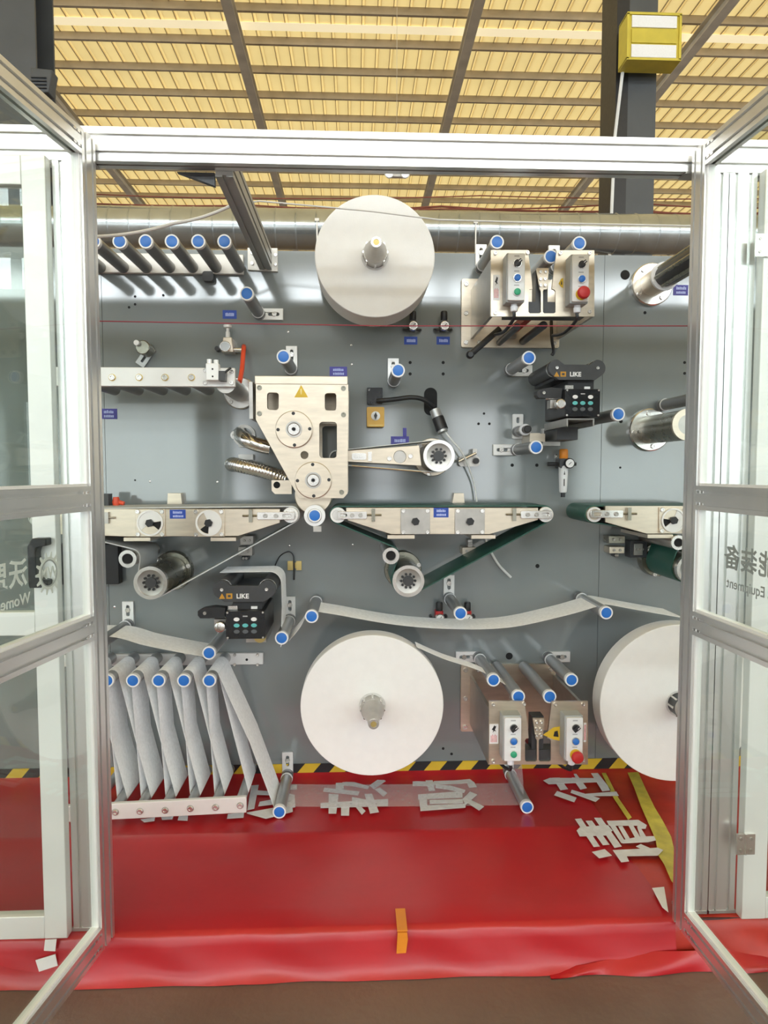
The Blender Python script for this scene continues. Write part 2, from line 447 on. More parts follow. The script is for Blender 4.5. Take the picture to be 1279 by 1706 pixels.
# cable runs strung under the roof
def cable(name, pts, Y, r, m, label, sag=0.0, cat='cable', group=None):
    b = MB(); q = []
    ps = [at(x, y, Y) for x, y in pts]
    for i in range(len(ps) - 1):
        for k in range(8):
            t = k/8; p = ps[i].lerp(ps[i + 1], t); p.z -= sag*4*t*(1 - t); q.append(p)
    q.append(ps[-1]); b.tube(q, r, 8)
    return tag(b.build(name, m), label, cat, group)
CY = 6.3
cable('power_cable', [(60, 318), (400, 330), (800, 326), (1300, 331)], CY + 0.00, 0.008, 'cable_brown', 'thin red brown cable, topmost of those strung above the duct', 0.02)
cable('power_cable', [(60, 334), (420, 342), (735, 348), (1060, 338), (1300, 346)], CY + 0.12, 0.010, 'cable_brown', 'second red brown cable from the top above the duct', 0.03)
cable('power_cable', [(60, 340), (470, 347), (735, 344), (1060, 352), (1300, 354)], CY + 0.24, 0.015, 'cable_brown', 'thickest red brown cable strung above the duct', 0.03)
cable('power_cable', [(60, 350), (470, 351), (735, 352), (1060, 349), (1300, 360)], CY + 0.36, 0.008, 'cable_brown', 'lowest red brown cable just over the duct', 0.03)
cable('white_cable', [(100, 398), (163, 394), (290, 372), (388, 341)], -0.47, 0.0052, 'cable_white', 'white cable rising from the left post to the grey strut', 0.008)
cable('white_cable', [(388, 341), (432, 335), (620, 352), (730, 366), (930, 372), (1240, 378)], -0.47, 0.0026, 'cable_white', 'thin white cable crossing in front of the upper paper roll', 0.0)
cable('red_thread', [(110, 534), (160, 535), (640, 543), (1150, 543), (1195, 543)], -0.826, 0.0014, 'thread_red', 'thin dark red thread stretched across the machine opening', 0.0, 'thread')
# lamps on the columns and emergency light
LY = 4.95
x0, x1, z0, z1 = rect(1037, 38, 1124, 110, LY)
lamp = thing('box_lamp', ((x0 + x1)/2, LY, z0), 'yellow framed box lamp with white bands on the right column', 'lamp')
b = MB(); b.prism([(x0, z0), (x1, z0), (x1, z1), (x0, z1)], LY - 0.12, LY + 0.1); b.build('housing', 'lamp_yellow', lamp, 0.01)
h = (z1 - z0)
for (a, c, m) in ((0.70, 0.96, 'ink_white'), (0.36, 0.66, 'lamp_yellow'), (0.04, 0.32, 'ink_white')):
    b = MB(); b.box(x0 + 0.04, x1 - 0.04, LY - 0.135, LY - 0.115, z0 + a*h, z0 + c*h); b.build('band_panel', m, lamp)
b = MB()
for (za, zb) in ((z0 - 0.012, z0 + 0.012), (z1 - 0.012, z1 + 0.012)): b.box(x0 - 0.012, x1 + 0.012, LY - 0.14, LY + 0.1, za, zb)
for (xa, xb) in ((x0 - 0.012, x0 + 0.012), (x1 - 0.012, x1 + 0.012)): b.box(xa, xb, LY - 0.14, LY + 0.1, z0, z1)
b.build('frame', 'lamp_yellow', lamp)
p0, p1 = at(1038, 110, 5.05), at(1024, 228, 5.05)
b = MB(); b.tube([p0, (p0.x*0.6 + p1.x*0.4, 5.05, p0.z*0.6 + p1.z*0.4), p1, (p1.x - 0.1, 5.05, 1.0)], 0.018, 8)
b.build('conduit', 'cable_white', lamp)
b = MB(); b.box(x0 + 0.1, x1 - 0.15, LY + 0.1, 5.161, z0 + 0.1, z0 + 0.3); b.build('bracket', 'column_grey', lamp)
x0, x1, z0, z1 = rect(56, 122, 94, 163, LY)
fl = thing('floodlight', ((x0 + x1)/2, LY, z0), 'dark floodlight seen from behind on the upper left column', 'lamp')
b = MB(); b.prism([(x0, z0), (x1 - 0.05, z0 + 0.01), (x1, z1 - 0.02), (x0 + 0.02, z1)], LY - 0.1, LY + 0.05); b.build('housing', 'column_grey', fl, 0.01)
b = MB()
for k in range(4):
    zz = z0 + 0.04 + k*0.035; b.box(x0 + 0.03, x1 - 0.06, LY - 0.12, LY - 0.1, zz, zz + 0.01)
b.build('cooling_fins', 'charcoal', fl)
b = MB(); b.box(x0 - 0.12, x0 + 0.03, LY - 0.02, 5.165, (z0 + z1)/2 - 0.02, (z0 + z1)/2 + 0.02); b.build('bracket', 'column_grey', fl)
EY = 8.0
p = at(661, 292, EY); s = S(EY)
el = thing('emergency_light', (p.x, EY, p.z - 6*s), 'white twin spot emergency light hanging under the top beam', 'lamp')
b = MB(); b.box(p.x - 14*s, p.x + 14*s, EY, EY + 0.08, p.z - 2*s, p.z + 9*s); b.build('housing', 'ink_white', el, 0.01)
for sx in (-1, 1):
    o = MB().lathe((p.x + sx*13*s, EY - 0.02, p.z), [(7*s, -0.05), (7.5*s, -0.04), (5*s, 0.03), (3*s, 0.05)], 18).build('spot_head', 'cap_white', el)
    MB().cyl((p.x + sx*13*s, EY - 0.07, p.z), 5.5*s, -0.004, 0.002, 18).build('lens', 'lamp_glow', o)
b = MB(); b.cyl((p.x, EY + 0.04, 0), 0.003, p.z + 8*s, ROOFZ - 0.17, 6, 'Z'); b.build('drop_rod', 'rafter_steel', el)
# ================================================================== PLATFORM
PB = at(640, 1283, 0).z           # foot of the machine panel
PT = 0.115                      # platform top
PFY = -0.874                    # platform front edge
pf = thing('machine_platform', (0, PFY + 0.4, 0), 'low machine platform wrapped in glossy red cloth', 'platform')
def cloth(xa, xb, matname, name, seed, amp=0.004, profile=None, nx=120):
    rnd = random.Random(seed)
    ph = [rnd.uniform(0, 6.28) for _ in range(12)]
    prof = profile or [(-0.002, PB - 0.001), (-0.010, PB - 0.008), (-0.03, PT + 0.014), (-0.10, PT + 0.006), (-0.25, PT + 0.004), (-0.385, PT + 0.004), (-0.40, PT + 0.0075), (-0.415, PT + 0.004),
            (-0.55, PT + 0.003), (-0.68, PT + 0.003), (-0.78, PT + 0.003), (-0.862, PT + 0.004), (-0.873, PT + 0.001), (-0.879, PT - 0.006), (-0.883, 0.085), (-0.887, 0.06), (-0.892, 0.036), (-0.900, 0.016), (-0.912, 0.003)]
    v = []; f = []; n = len(prof)
    for i in range(nx + 1):
        x = xa + (xb - xa)*i/nx
        for j, (y, z) in enumerate(prof):
            w = amp*(math.sin(x*5.1 + ph[0] + y*7) + 0.6*math.sin(x*13.7 + ph[1] - y*15) + 0.4*math.sin(x*29 + ph[2] + z*60))
            fy = 0; fz = 0
            if j >= 13: fy = -abs(w)*0.8 + (0.003*math.sin(x*17 + ph[3] + z*25) if j > 14 else 0)
            elif j >= 2: fz = abs(w)*0.3
            v.append((x, y + fy, z + fz))
    m = len(v)
    v += [(x, y + 0.002, z - 0.002) for (x, y, z) in v]
    for i in range(nx):
        for j in range(n - 1):
            a = i*n + j
            f.append((a, a + n, a + n + 1, a + 1)); f.append((a + m, a + m + 1, a + m + n + 1, a + m + n))
    for j in range(n - 1):
        f.append((j, j + 1, m + j + 1, m + j)); a = nx*n + j; f.append((a, m + a, m + a + 1, a + 1))
    for i in range(nx):
        f.append((i*n, m + i*n, m + i*n + n, i*n + n)); a = i*n + n - 1; f.append((a, a + n, m + a + n, m + a))
    b = MB(); b.add(v, f)
    return b.build(name, matname, pf, smooth=1.2)
b = MB(); b.box(-2.6, 2.6, PFY + 0.006, 0.3, 0.0, PT - 0.003); b.build('deck', 'charcoal', pf)
XR = at(1114, 1600, -0.85).x
cloth(-2.6, XR, 'cloth_red', 'cloth_cover', 3)
oc = cloth(XR - 0.004, 2.6, 'cloth_orange', 'crumpled_cloth', 8, 0.011)
for v_ in oc.data.vertices:
    v_.co.z -= 0.004; v_.co.y += 0.012
tag(oc, 'crumpled orange red cloth end')
# loose hem of the cloth sagging on the floor at the right
v = []; f = []
nx = 30
for i in range(nx + 1):
    t = i/nx; x = XR - 0.35 + 0.62*t
    hgt = 0.045*math.sin(min(1, t*1.5)*PI*0.5)*(1 - max(0, t - 0.75)*3)
    for j in range(6):
        s = j/5; v.append((x, -0.896 - 0.028*math.sin(s*PI/2) - 0.006*math.sin(x*23 + s*3), max(0.004, hgt*(1 - s) + 0.003)))
n = len(v); v += [(x, y, z - 0.002) for x, y, z in v]
for i in range(nx):
    for j in range(5):
        a = i*6 + j; f += [(a, a + 6, a + 7, a + 1), (a + n, a + n + 1, a + n + 7, a + n + 6)]
b = MB(); b.add(v, f); b.build('cloth_hem', 'cloth_red', pf, smooth=1.2)
# paper scraps and orange tape on the cloth
def flat_on_platform(name, pts, m, label, cat, z=PT + 0.011, group=None, th=0.0012):
    q = [atz(x, y, z) for x, y in pts]
    b = MB(); n = len(q)
    b.add([(p.x, p.y, z) for p in q] + [(p.x, p.y, z + th) for p in q], [tuple(range(n)), tuple(range(2*n - 1, n - 1, -1))] + [(i, (i + 1) % n, n + (i + 1) % n, n + i) for i in range(n)])
    return tag(b.build(name, m), label, cat, group)
def flat_on_front(name, pts, m, label, cat, Y=-0.897, group=None):
    b = MB(); b.prism(poly(pts, Y), Y, Y + 0.0015); return tag(b.build(name, m), label, cat, group)
flat_on_front('paper_tag', [(75, 1566), (94, 1565), (92, 1585), (73, 1584)], 'ink_white', 'small white paper tag under the left post foot', 'paper')
flat_on_front('paper_tag', [(59, 1600), (92, 1590), (96, 1609), (65, 1619)], 'ink_white', 'larger tilted white paper tag on the platform front', 'paper')
ot = thing('orange_tape', (at(669, 1588, -0.875).x, -0.87, at(669, 1588, -0.875).z), 'strip of orange tape folded over the platform front edge', 'tape')
x0, x1, za, zb = rect(659, 1540, 678, 1588, -0.90)
b = MB(); b.prism([(x0 + 0.002, za), (x1 - 0.003, za + 0.001), (x1 + 0.002, (za + zb)/2), (x1, PT + 0.006), (x0 + 0.005, PT + 0.006), (x0 + 0.004, (za + zb)/2)], -0.902, -0.899); b.build('front_strip', 'orange', ot)
q = atz(668, 1514, PT + 0.011)
b = MB(); b.box(x0 + 0.004, x1 + 0.001, -0.902, q.y, PT + 0.0085, PT + 0.012); b.build('top_strip', 'orange', ot)
flat_on_platform('paper_sheet', [(1086, 1480), (1106, 1478), (1113, 1520), (1103, 1512)], 'ink_white', 'torn white paper corner lying by the right post foot', 'paper', PT + 0.014)
flat_on_platform('yellow_tape', [(1044, 1285), (1060, 1280), (1074, 1312), (1090, 1345), (1104, 1368), (1118, 1395), (1128, 1440), (1130, 1480), (1118, 1468), (1106, 1440), (1096, 1425), (1092, 1400), (1080, 1372), (1068, 1345), (1056, 1312)], 'tape_yellow', 'wide crumpled yellow tape on the red cloth by right spool', 'tape', PT + 0.013)
flat_on_platform('yellow_tape', [(1002, 1288), (1008, 1286), (1030, 1330), (1052, 1362), (1046, 1366), (1022, 1330)], 'tape_yellow', 'narrow yellow tape strip between the tape characters', 'tape', PT + 0.012)
# characters laid out in silver tape strips on the red cloth
def tape_character(strips, label, z=PT + 0.012):
    cx = sum(s[0] for s in strips)/len(strips); cy = sum(s[1] for s in strips)/len(strips)
    c = atz(cx, cy, z)
    t = thing('tape_character', c, label, 'lettering', 'silver tape characters on the red cloth')
    for i, pts in enumerate(strips):
        pts = list(zip(pts[0::2], pts[1::2]))
        zz = z + 0.0004*i
        q = [atz(x, y, zz) for x, y in pts]; n = len(q)
        b = MB(); b.add([(p.x, p.y, zz) for p in q] + [(p.x, p.y, zz + 0.0004) for p in q], [tuple(range(n)), tuple(range(2*n - 1, n - 1, -1))] + [(k, (k + 1) % n, n + (k + 1) % n, n + k) for k in range(n)])
        b.build('tape_strip', 'tape_silver', t)
    return t
def C(ox, oy, k, *strips): return [[(ox + v/k) if i % 2 == 0 else (oy + v/k) for i, v in enumerate(s)] for s in strips]
tape_character(C(510, 1270, 3.997, (198, 115, 250, 115, 250, 195, 195, 195), (240, 130, 320, 132, 420, 160, 410, 180, 310, 160, 240, 155), (120, 170, 355, 195, 345, 222, 112, 195),
    (420, 155, 490, 105, 530, 125, 450, 180), (455, 180, 490, 170, 540, 205, 515, 230), (150, 210, 215, 215, 200, 342, 148, 342), (95, 272, 545, 245, 545, 292, 95, 305),
    (232, 285, 288, 285, 285, 355, 232, 355), (305, 232, 430, 255, 420, 285, 305, 262), (330, 300, 365, 295, 395, 325, 370, 350), (388, 212, 438, 210, 484, 332, 425, 342)),
    'silver tape character below the large white central roll')
tape_character(C(510, 1270, 3.997, (708, 125, 860, 130, 855, 160, 708, 158), (788, 100, 836, 97, 858, 190, 815, 192), (850, 125, 1000, 120, 1090, 112, 1120, 135, 1135, 165, 1085, 170, 1070, 140, 860, 152),
    (860, 150, 960, 155, 1060, 185, 1050, 205, 940, 182, 860, 172), (745, 215, 1040, 192, 1040, 235, 745, 248), (748, 220, 802, 225, 808, 322, 760, 322), (760, 290, 1060, 275, 1060, 302, 760, 325),
    (822, 252, 1040, 245, 1045, 272, 822, 277), (1040, 245, 1090, 195, 1140, 215, 1060, 285), (1060, 262, 1095, 250, 1185, 295, 1150, 322)),
    'silver tape character between the central roll and lower right roller')
tape_character(C(880, 1270, 4.919, (160, 70, 212, 65, 325, 220, 262, 230), (318, 70, 370, 65, 480, 212, 425, 225), (495, 62, 545, 58, 680, 230, 605, 238), (120, 150, 175, 128, 590, 130, 590, 162, 165, 180),
    (210, 270, 235, 235, 395, 290, 375, 328), (345, 250, 355, 225, 585, 295, 550, 325), (470, 258, 720, 240, 742, 275, 500, 278)),
    'silver tape character nearest the yellow and black floor tape')
tape_character(C(880, 1270, 4.919, (380, 465, 432, 460, 585, 690, 535, 695), (468, 480, 520, 478, 665, 675, 610, 680), (538, 455, 595, 455, 765, 690, 705, 702), (395, 560, 425, 530, 650, 515, 690, 560, 640, 600, 420, 608),
    (640, 480, 900, 472, 970, 515, 960, 545, 905, 545, 890, 520, 660, 520), (655, 500, 700, 500, 800, 660, 760, 662), (735, 525, 770, 522, 840, 640, 800, 640), (820, 520, 860, 520, 920, 620, 885, 640), (890, 530, 915, 530, 965, 610, 920, 620),
    (760, 640, 900, 610, 1030, 605, 1045, 640, 980, 655, 770, 665), (520, 735, 625, 712, 685, 765, 580, 787), (690, 720, 870, 712, 1060, 700, 1105, 720, 1060, 765, 805, 770, 825, 812, 760, 820), (880, 690, 920, 670, 1000, 705, 960, 730)),
    'large silver tape character farthest right on the red cloth')
tape_character(C(190, 1270, 3.876, (885, 150, 935, 142, 905, 300, 860, 310), (905, 180, 1060, 190, 1050, 215, 900, 210), (940, 255, 1050, 235, 1050, 270, 930, 285), (1000, 160, 1050, 160, 1075, 250, 1030, 250),
    (855, 325, 1050, 290, 1150, 285, 1155, 320, 980, 365, 860, 332), (1110, 150, 1180, 145, 1180, 175, 1120, 180), (1120, 200, 1165, 210, 1170, 290, 1115, 300)),
    'silver tape character half hidden behind the lower left roller')
tape_character(C(190, 1270, 3.876, (735, 335, 840, 320, 835, 358, 728, 365), (420, 340, 478, 335, 474, 378, 410, 375), (300, 345, 385, 345, 375, 368, 310, 372), (170, 370, 265, 355, 260, 380, 195, 388)),
    'pieces of silver tape character peeping out under the lower bar')
# ================================================================== ENCLOSURE FRAME
def profile_section(w, d, nw, nd, sw=0.008, sd=0.007, pitch=0.04):
    """outline of a slotted aluminium profile, w wide, d deep; nw slots on wide faces, nd on narrow ones"""
    def edge(L, n, p):
        cs = [(-(n - 1)/2 + i)*p for i in range(n)]
        out = []
        for c in cs: out += [(c - sw/2, 0), (c - sw/2, sd), (c + sw/2, sd), (c + sw/2, 0)]
        return out
    pts = []
    pw = w/nw if nw else 0; pd = d/nd if nd else 0
    e = edge(w, nw, pw)
    pts += [(-w/2, -d/2)] + [(t, -d/2 + k) for t, k in e]
    e2 = edge(d, nd, pd)
    pts += [(w/2, -d/2)] + [(w/2 - k, t) for t, k in e2]
    pts += [(w/2, d/2)] + [(-t, d/2 - k) for t, k in e]
    pts += [(-w/2, d/2)] + [(-w/2 + k, -t) for t, k in e2]
    return pts
def extrude_bar(b, sec, o, ax, ay, axis, L, mi=0):
    """section points (u,v) placed at o + u*ax + v*ay and pushed L along axis"""
    o, ax, ay, axis = Vector(o), Vector(ax), Vector(ay), Vector(axis)
    n = len(sec)
    v = [o + ax*u + ay*w for u, w in sec] + [o + ax*u + ay*w + axis*L for u, w in sec]
    tris = tessellate_polygon([[Vector((u, w, 0)) for u, w in sec]])
    f = [tuple(t) for t in tris] + [tuple(i + n for i in t) for t in tris]
    f += [(i, (i + 1) % n, n + (i + 1) % n, n + i) for i in range(n)]
    b.add(v, f, mi)
FY = -0.860                     # front face of the enclosure frame
BT = at(640, 220, FY).z; BB = BT - 0.082
SEC80 = profile_section(0.08, 0.04, 2, 1)
SEC60 = profile_section(0.06, 0.03, 2, 1)
def post(x0, x1, label, z0=PT + 0.012, z1=None, name='frame_post', w=0.08):
    z1 = z1 or BB - 0.001
    t = thing(name, ((x0 + x1)/2, FY + 0.02, z0), label, 'post', 'aluminium enclosure posts')
    b = MB(); extrude_bar(b, profile_section(x1 - x0, 0.04, 2, 1), ((x0 + x1)/2, FY + 0.02, z0), (1, 0, 0), (0, 1, 0), (0, 0, 1), z1 - z0)
    b.build('profile', 'alu', t)
    b = MB(); b.box(x0 - 0.004, x1 + 0.004, FY - 0.002, FY + 0.045, z0 - 0.006, z0 + 0.002); b.build('foot_plate', 'alu_dark', t)
    return t
tb = thing('top_beam', (0, FY + 0.02, BB), 'slotted aluminium top beam spanning the machine opening', 'beam')
b = MB(); extrude_bar(b, profile_section(0.082, 0.045, 2, 1), (-2.4, FY + 0.0225, (BT + BB)/2), (0, 0, 1), (0, 1, 0), (1, 0, 0), 4.8); b.build('profile', 'alu', tb)
for sx in (-0.66, 0.86):
    b = MB(); b.box(sx - 0.02, sx + 0.02, FY + 0.0, FY + 0.04, BB - 0.004, BB - 0.0005); b.build('corner_plate', 'alu_dark', tb)
xa = at(101, 785, FY).x; xb = at(152, 785, FY).x
post(xa, xb, 'slotted aluminium post left of the machine opening, behind glass')
ra = [at(p, 785, FY).x for p in (1154, 1199.5, 1201, 1246, 1248, 1290)]
post(ra[0], ra[1], 'slotted aluminium post at the right edge of the opening')
post(ra[2], ra[3], 'second slotted aluminium post from the opening, far right, carrying hinges')
# strut from top beam back to the panel
sx = -0.332
st = thing('depth_strut', (sx, -0.4, BB - 0.06), 'grey aluminium strut running from top beam back to panel', 'strut')
b = MB(); extrude_bar(b, profile_section(0.045, 0.075, 1, 2, 0.01, 0.004), (sx, FY + 0.0465, BB + 0.024), (1, 0, 0), (0, 0, 1), (0, 1, 0), -FY - 0.06); b.build('profile', 'alu_dark', st)
b = MB(); b.prism([(sx - 0.025, BB - 0.002), (sx - 0.12, BB - 0.002), (sx - 0.025, BB - 0.035)], FY + 0.05, FY + 0.065); b.build('gusset', 'charcoal', st)
x0, x1, z0, z1 = rect(413, 414, 462, 452, -0.008)
b = MB(); b.prism([(x0, z0 + 0.005), (x1, z0), (x1, z1), (x0, z1)], -0.012, -0.0005); o = b.build('end_plate', 'white_bar', st)
for (px, py) in ((420, 422), (420, 439), (431, 422), (431, 437), (466 - 7, 425), (466 - 7, 441)):
    p = at(px, py, -0.012); bolt(st, p.x, p.z, -0.012, 0.006)
# ---- open door leaves
def leaf(name, hx, hy, u, side, label):
    """side=+1: inner face is local y=0, leaf body on -y; side=-1: leaf body on +y"""
    ang = math.atan2(u[1], u[0]); W = 0.735; T = 0.03
    t = thing(name, (hx, hy, 0.115), label, 'door', 'open glazed doors', None, ang)
    z0, z1 = 0.115, 2.128
    ym = -side*T/2
    rails = [(z0, 'bottom_rail'), (0.909, 'middle_rail'), (1.227, 'middle_rail'), (z1 - 0.06, 'top_rail')]
    base = 0.115
    def put(b, nm, m, par=t):
        me_b = MB(); me_b.f = b.f; me_b.mi = b.mi; me_b.v = [(p[0] + hx, p[1] + hy, p[2]) for p in b.v]
        ORG.setdefault(t.name, Vector((hx, hy, base)))
        return me_b.build(nm, m, par)
    for zz, nm in rails:
        b = MB(); extrude_bar(b, SEC60, (0.0605, ym, zz + 0.03), (0, 0, 1), (0, 1, 0), (1, 0, 0), W - 0.121); r = put(b, nm, 'alu')
        for zz2 in (zz + 0.015, zz + 0.045):
            b = MB()
            for xx in (0.068, 0.084): b.box(xx, xx + 0.011, (0 if side > 0 else -0.0015), (0.0015 if side > 0 else 0), zz2 - 0.003, zz2 + 0.003)
            o = put(b, 'joint_bolt', 'steel_bright', t)
    for xx, nm in ((0.03, 'hinge_stile'), (W - 0.03, 'lock_stile')):
        b = MB(); extrude_bar(b, SEC60, (xx, ym, z0), (1, 0, 0), (0, 1, 0), (0, 0, 1), z1 - z0); put(b, nm, 'alu')
    for (za, zb) in ((0.175, 0.909), (0.969, 1.227), (1.287, z1 - 0.06)):
        b = MB(); b.box(0.056, W - 0.056, ym - 0.0025, ym + 0.0025, za - 0.004, zb + 0.004); put(b, 'glass_pane', 'glass')
        b = MB(); g = 0.006
        b.box(0.0605, 0.0605 + g, ym - 0.009, ym + 0.009, za, zb); b.box(0.0605, W - 0.0605, ym - 0.009, ym + 0.009, za, za + g)
        put(b, 'gasket', 'alu_flat')
    for zz in (0.42, 1.88):
        b = MB(); b.box(-0.012, 0.02, ym - side*0.018, ym - side*0.015, zz, zz + 0.06); b.cyl((-0.006, ym - side*0.018, 0), 0.007, zz, zz + 0.06, 10, 'Z'); put(b, 'hinge', 'steel_bright')
    b = MB(); xx = W - 0.03
    b.tube([(xx, ym - side*0.017, 1.02), (xx, ym - side*0.05, 1.03), (xx, ym - side*0.05, 1.15), (xx, ym - side*0.017, 1.16)], 0.009, 8); put(b, 'handle', 'black')
    return t, ym
HL = at(172, 785, -0.872)
ll, ymL = leaf('glazed_door', HL.x, -0.872, (-0.157, -1.0), 1, 'left glazed aluminium door swung open with gear emblem and white lettering')
HR = at(1139, 785, -0.872)
lr, ymR = leaf('glazed_door', HR.x, -0.872, (0.0425, -1.0), -1, 'right glazed aluminium door swung open with grey mirrored lettering')
# lettering stuck on the outer side of the panes (left: hinge to lock side, right: lock to hinge side)
yo = ymL - 0.0032
def tl(x, z): return Matrix.Translation((x, yo, z - 0.115)) @ FRONT
lettering('chinese_lettering', '沃', 0.060, 'ink_white', ll, tl(0.312, 1.108), 0.0012)
lettering('chinese_lettering', '盟', 0.060, 'ink_white', ll, tl(0.376, 1.108), 0.0012)
lettering('chinese_lettering', '智', 0.060, 'ink_white', ll, tl(0.440, 1.108), 0.0012)
lettering('latin_lettering', 'Womeng', 0.033, 'ink_white', ll, tl(0.338, 1.055), 0.0004)
lettering('latin_lettering', 'Intellige', 0.033, 'ink_white', ll, tl(0.47, 1.055), 0.0004)
# gear emblem
gx, gz, gr = 0.208, 1.097, 0.036
pts = []
for i in range(14):
    a = 2*PI*i/14
    for da, rr in ((-0.12, gr), (-0.05, gr + 0.012), (0.05, gr + 0.012), (0.12, gr)):
        pts.append((gx + rr*math.cos(a + da), gz + rr*math.sin(a + da)))
b = MB(); b.prism(pts, yo - 0.0004, yo + 0.0004, [circ(gx, gz, gr - 0.007, 28)])
b.v = [(p[0] + HL.x, p[1] - 0.872, p[2]) for p in b.v]; b.build('gear_emblem', 'ink_white', ll)
b = MB(); b.ring((gx, yo, gz), gr - 0.0055, gr - 0.0085, -0.0006, 0.0006, 30); b.v = [(p[0] + HL.x, p[1] - 0.872, p[2]) for p in b.v]; b.build('emblem_ring', 'ink_grey', ll)
lettering('emblem_letters', 'WM', 0.036, 'ink_white', ll, tl(gx, gz), 0.0008)
yo2 = ymR + 0.0032
def trr(x, z): return Matrix.Translation((x, yo2, z - 0.115)) @ Matrix.Rotation(PI, 4, 'Z') @ FRONT
for ch, x in (('备', 0.19), ('装', 0.254), ('能', 0.318)):
    lettering('chinese_lettering', ch, 0.060, 'ink_grey', lr, trr(x, 1.118), 0.0012)
lettering('latin_lettering', 'nt Equipment', 0.033, 'ink_grey', lr, trr(0.262, 1.06), 0.0004)
# ---- neighbouring closed doors
def side_door(xs, xe, stile_x0, stile_x1, label, handle_x=None, hinge_x=None, hinge_z=()):
    zb, zt = PT + 0.007, BB - 0.002
    t = thing('closed_door', ((xs + xe)/2, FY, zb), label, 'door', 'closed enclosure doors')
    Y0, Y1 = FY - 0.03, FY - 0.001
    inner_is_right = stile_x0 > xs + 1e-6
    for (x0, x1, nm) in ((stile_x0, stile_x1, 'stile'), ((xs, xs + 0.06, 'stile') if inner_is_right else (xe - 0.06, xe, 'stile'))):
        b = MB(); b.box(x0, x1, Y0, Y1, zb, zt); b.build(nm, 'alu_flat', t, 0.002)
    gx0, gx1 = (xs + 0.06, stile_x0) if inner_is_right else (stile_x1, xe - 0.06)
    zm = at(30, 1040, Y0).z
    for (z0, z1) in ((zb, zb + 0.06), (zm - 0.03, zm + 0.03), (zt - 0.07, zt)):
        b = MB(); b.box(gx0 + 0.0005, gx1 - 0.0005, Y0 + 0.001, Y1, z0, z1); b.build('rail', 'alu_flat', t, 0.002)
    for (z0, z1) in ((zb + 0.06, zm - 0.03), (zm + 0.03, zt - 0.07)):
        b = MB(); b.box(gx0, gx1, FY - 0.018, FY - 0.013, z0, z1); b.build('glass_pane', 'glass', t)
    if handle_x is not None:
        a = at(handle_x, 895, Y0).z; c = at(handle_x, 976, Y0).z; x = at(handle_x, 930, Y0).x
        b = MB(); sec = 0.011
        b.prism([(x - 0.016, c), (x + 0.028, c), (x + 0.028, c + 0.018), (x + 0.006, c + 0.022), (x + 0.002, c + 0.035), (x + 0.002, a - 0.035), (x + 0.006, a - 0.022), (x + 0.028, a - 0.018), (x + 0.028, a), (x - 0.006, a), (x - 0.018, a - 0.018), (x - 0.018, c + 0.01)], Y0 - 0.032, Y0 - 0.0002)
        b.build('handle', 'black', t, 0.003)
    for hz in hinge_z:
        b = MB(); x = hinge_x
        b.box(x - 0.025, x - 0.003, Y0 - 0.006, Y0 - 0.0002, hz - 0.028, hz + 0.028); b.box(x + 0.003, x + 0.025, Y0 - 0.006, Y0 - 0.0002, hz - 0.028, hz + 0.028)
        b.cyl((x, Y0 - 0.004, 0), 0.0045, hz - 0.028, hz + 0.028, 10, 'Z')
        hg = b.build('hinge', 'steel_bright', t)
        for (dx, dz) in ((-0.014, 0.016), (-0.014, -0.016), (0.014, 0.016), (0.014, -0.016)):
            b = MB(); b.cyl((x + dx, Y0 - 0.006, hz + dz), 0.004, -0.002, 0.0, 10); b.build('screw', 'steel_dull', hg)
    return t
s0 = at(50, 785, FY - 0.03).x; s1 = at(90, 785, FY - 0.03).x
side_door(-1.75, s1, s0, s1, 'closed glazed door beyond the left post with black handle', 68)
side_door(ra[4], 2.0, ra[4], ra[4] + 0.066, 'closed glazed door beyond the right posts with plate hinges', None, ra[4] + 0.002, (at(1250, 416, FY).z, at(1225, 1395, FY).z))
# ================================================================== MACHINE PANEL
PB = at(640, 1283, 0).z; PTOP = at(640, 420, 0).z
pn = thing('machine_backboard', (0, 0, PB), 'glossy grey steel mounting panel carrying all rollers and conveyors', 'panel')
xs = [-2.6, -0.94, at(1004, 600, 0).x, 2.6]
holes_px = [(1041, 458, 8), (1074, 521, 2.6), (895, 943, 3.5), (848, 1093, 6), (683, 604, 2.6), (738, 604, 2.6), (683, 623, 2.6), (738, 623, 2.6), (806, 689, 2), (797, 706, 2.2), (815, 706, 2.2),
            (853, 775, 2.8), (894, 775, 2.8), (1034, 702, 3), (1033, 779, 1.8), (1140, 604, 2.4), (1140, 622, 2.4), (786, 1213, 2.3), (738, 1247, 2.3), (752, 1256, 2.3), (225, 494, 2), (225, 507, 2), (272, 492, 2), (215, 512, 2), (225, 800, 1.5)]
for i in range(3):
    b = MB(); b.box(xs[i] + (0.0008 if i else 0), xs[i + 1] - 0.0008, 0, 0.02, PB, PTOP); b.build('panel_plate', 'panel', pn)
b = MB(); b.box(-2.6, 2.6, 0.021, 0.06, PB + 0.002, PTOP - 0.01); b.build('backing_frame', 'charcoal', pn)
for (px, py, r) in holes_px:
    p = at(px, py, 0); b = MB(); b.cyl((p.x, 0, p.z), r*S(0), -0.0008, 0.001, 16); b.build('hole', 'dark_hole', pn)
for (px, py) in ((250, 802), (362, 803), (482, 909), (588, 907), (585, 575), (480, 553), (191, 1011), (586, 607)):
    p = at(px, py, 0); b = MB(); b.lathe((p.x, 0, p.z), [(0.002, -0.003), (0.004, -0.002), (0.0045, 0)], 10); b.build('rivet', 'steel_bright', pn)
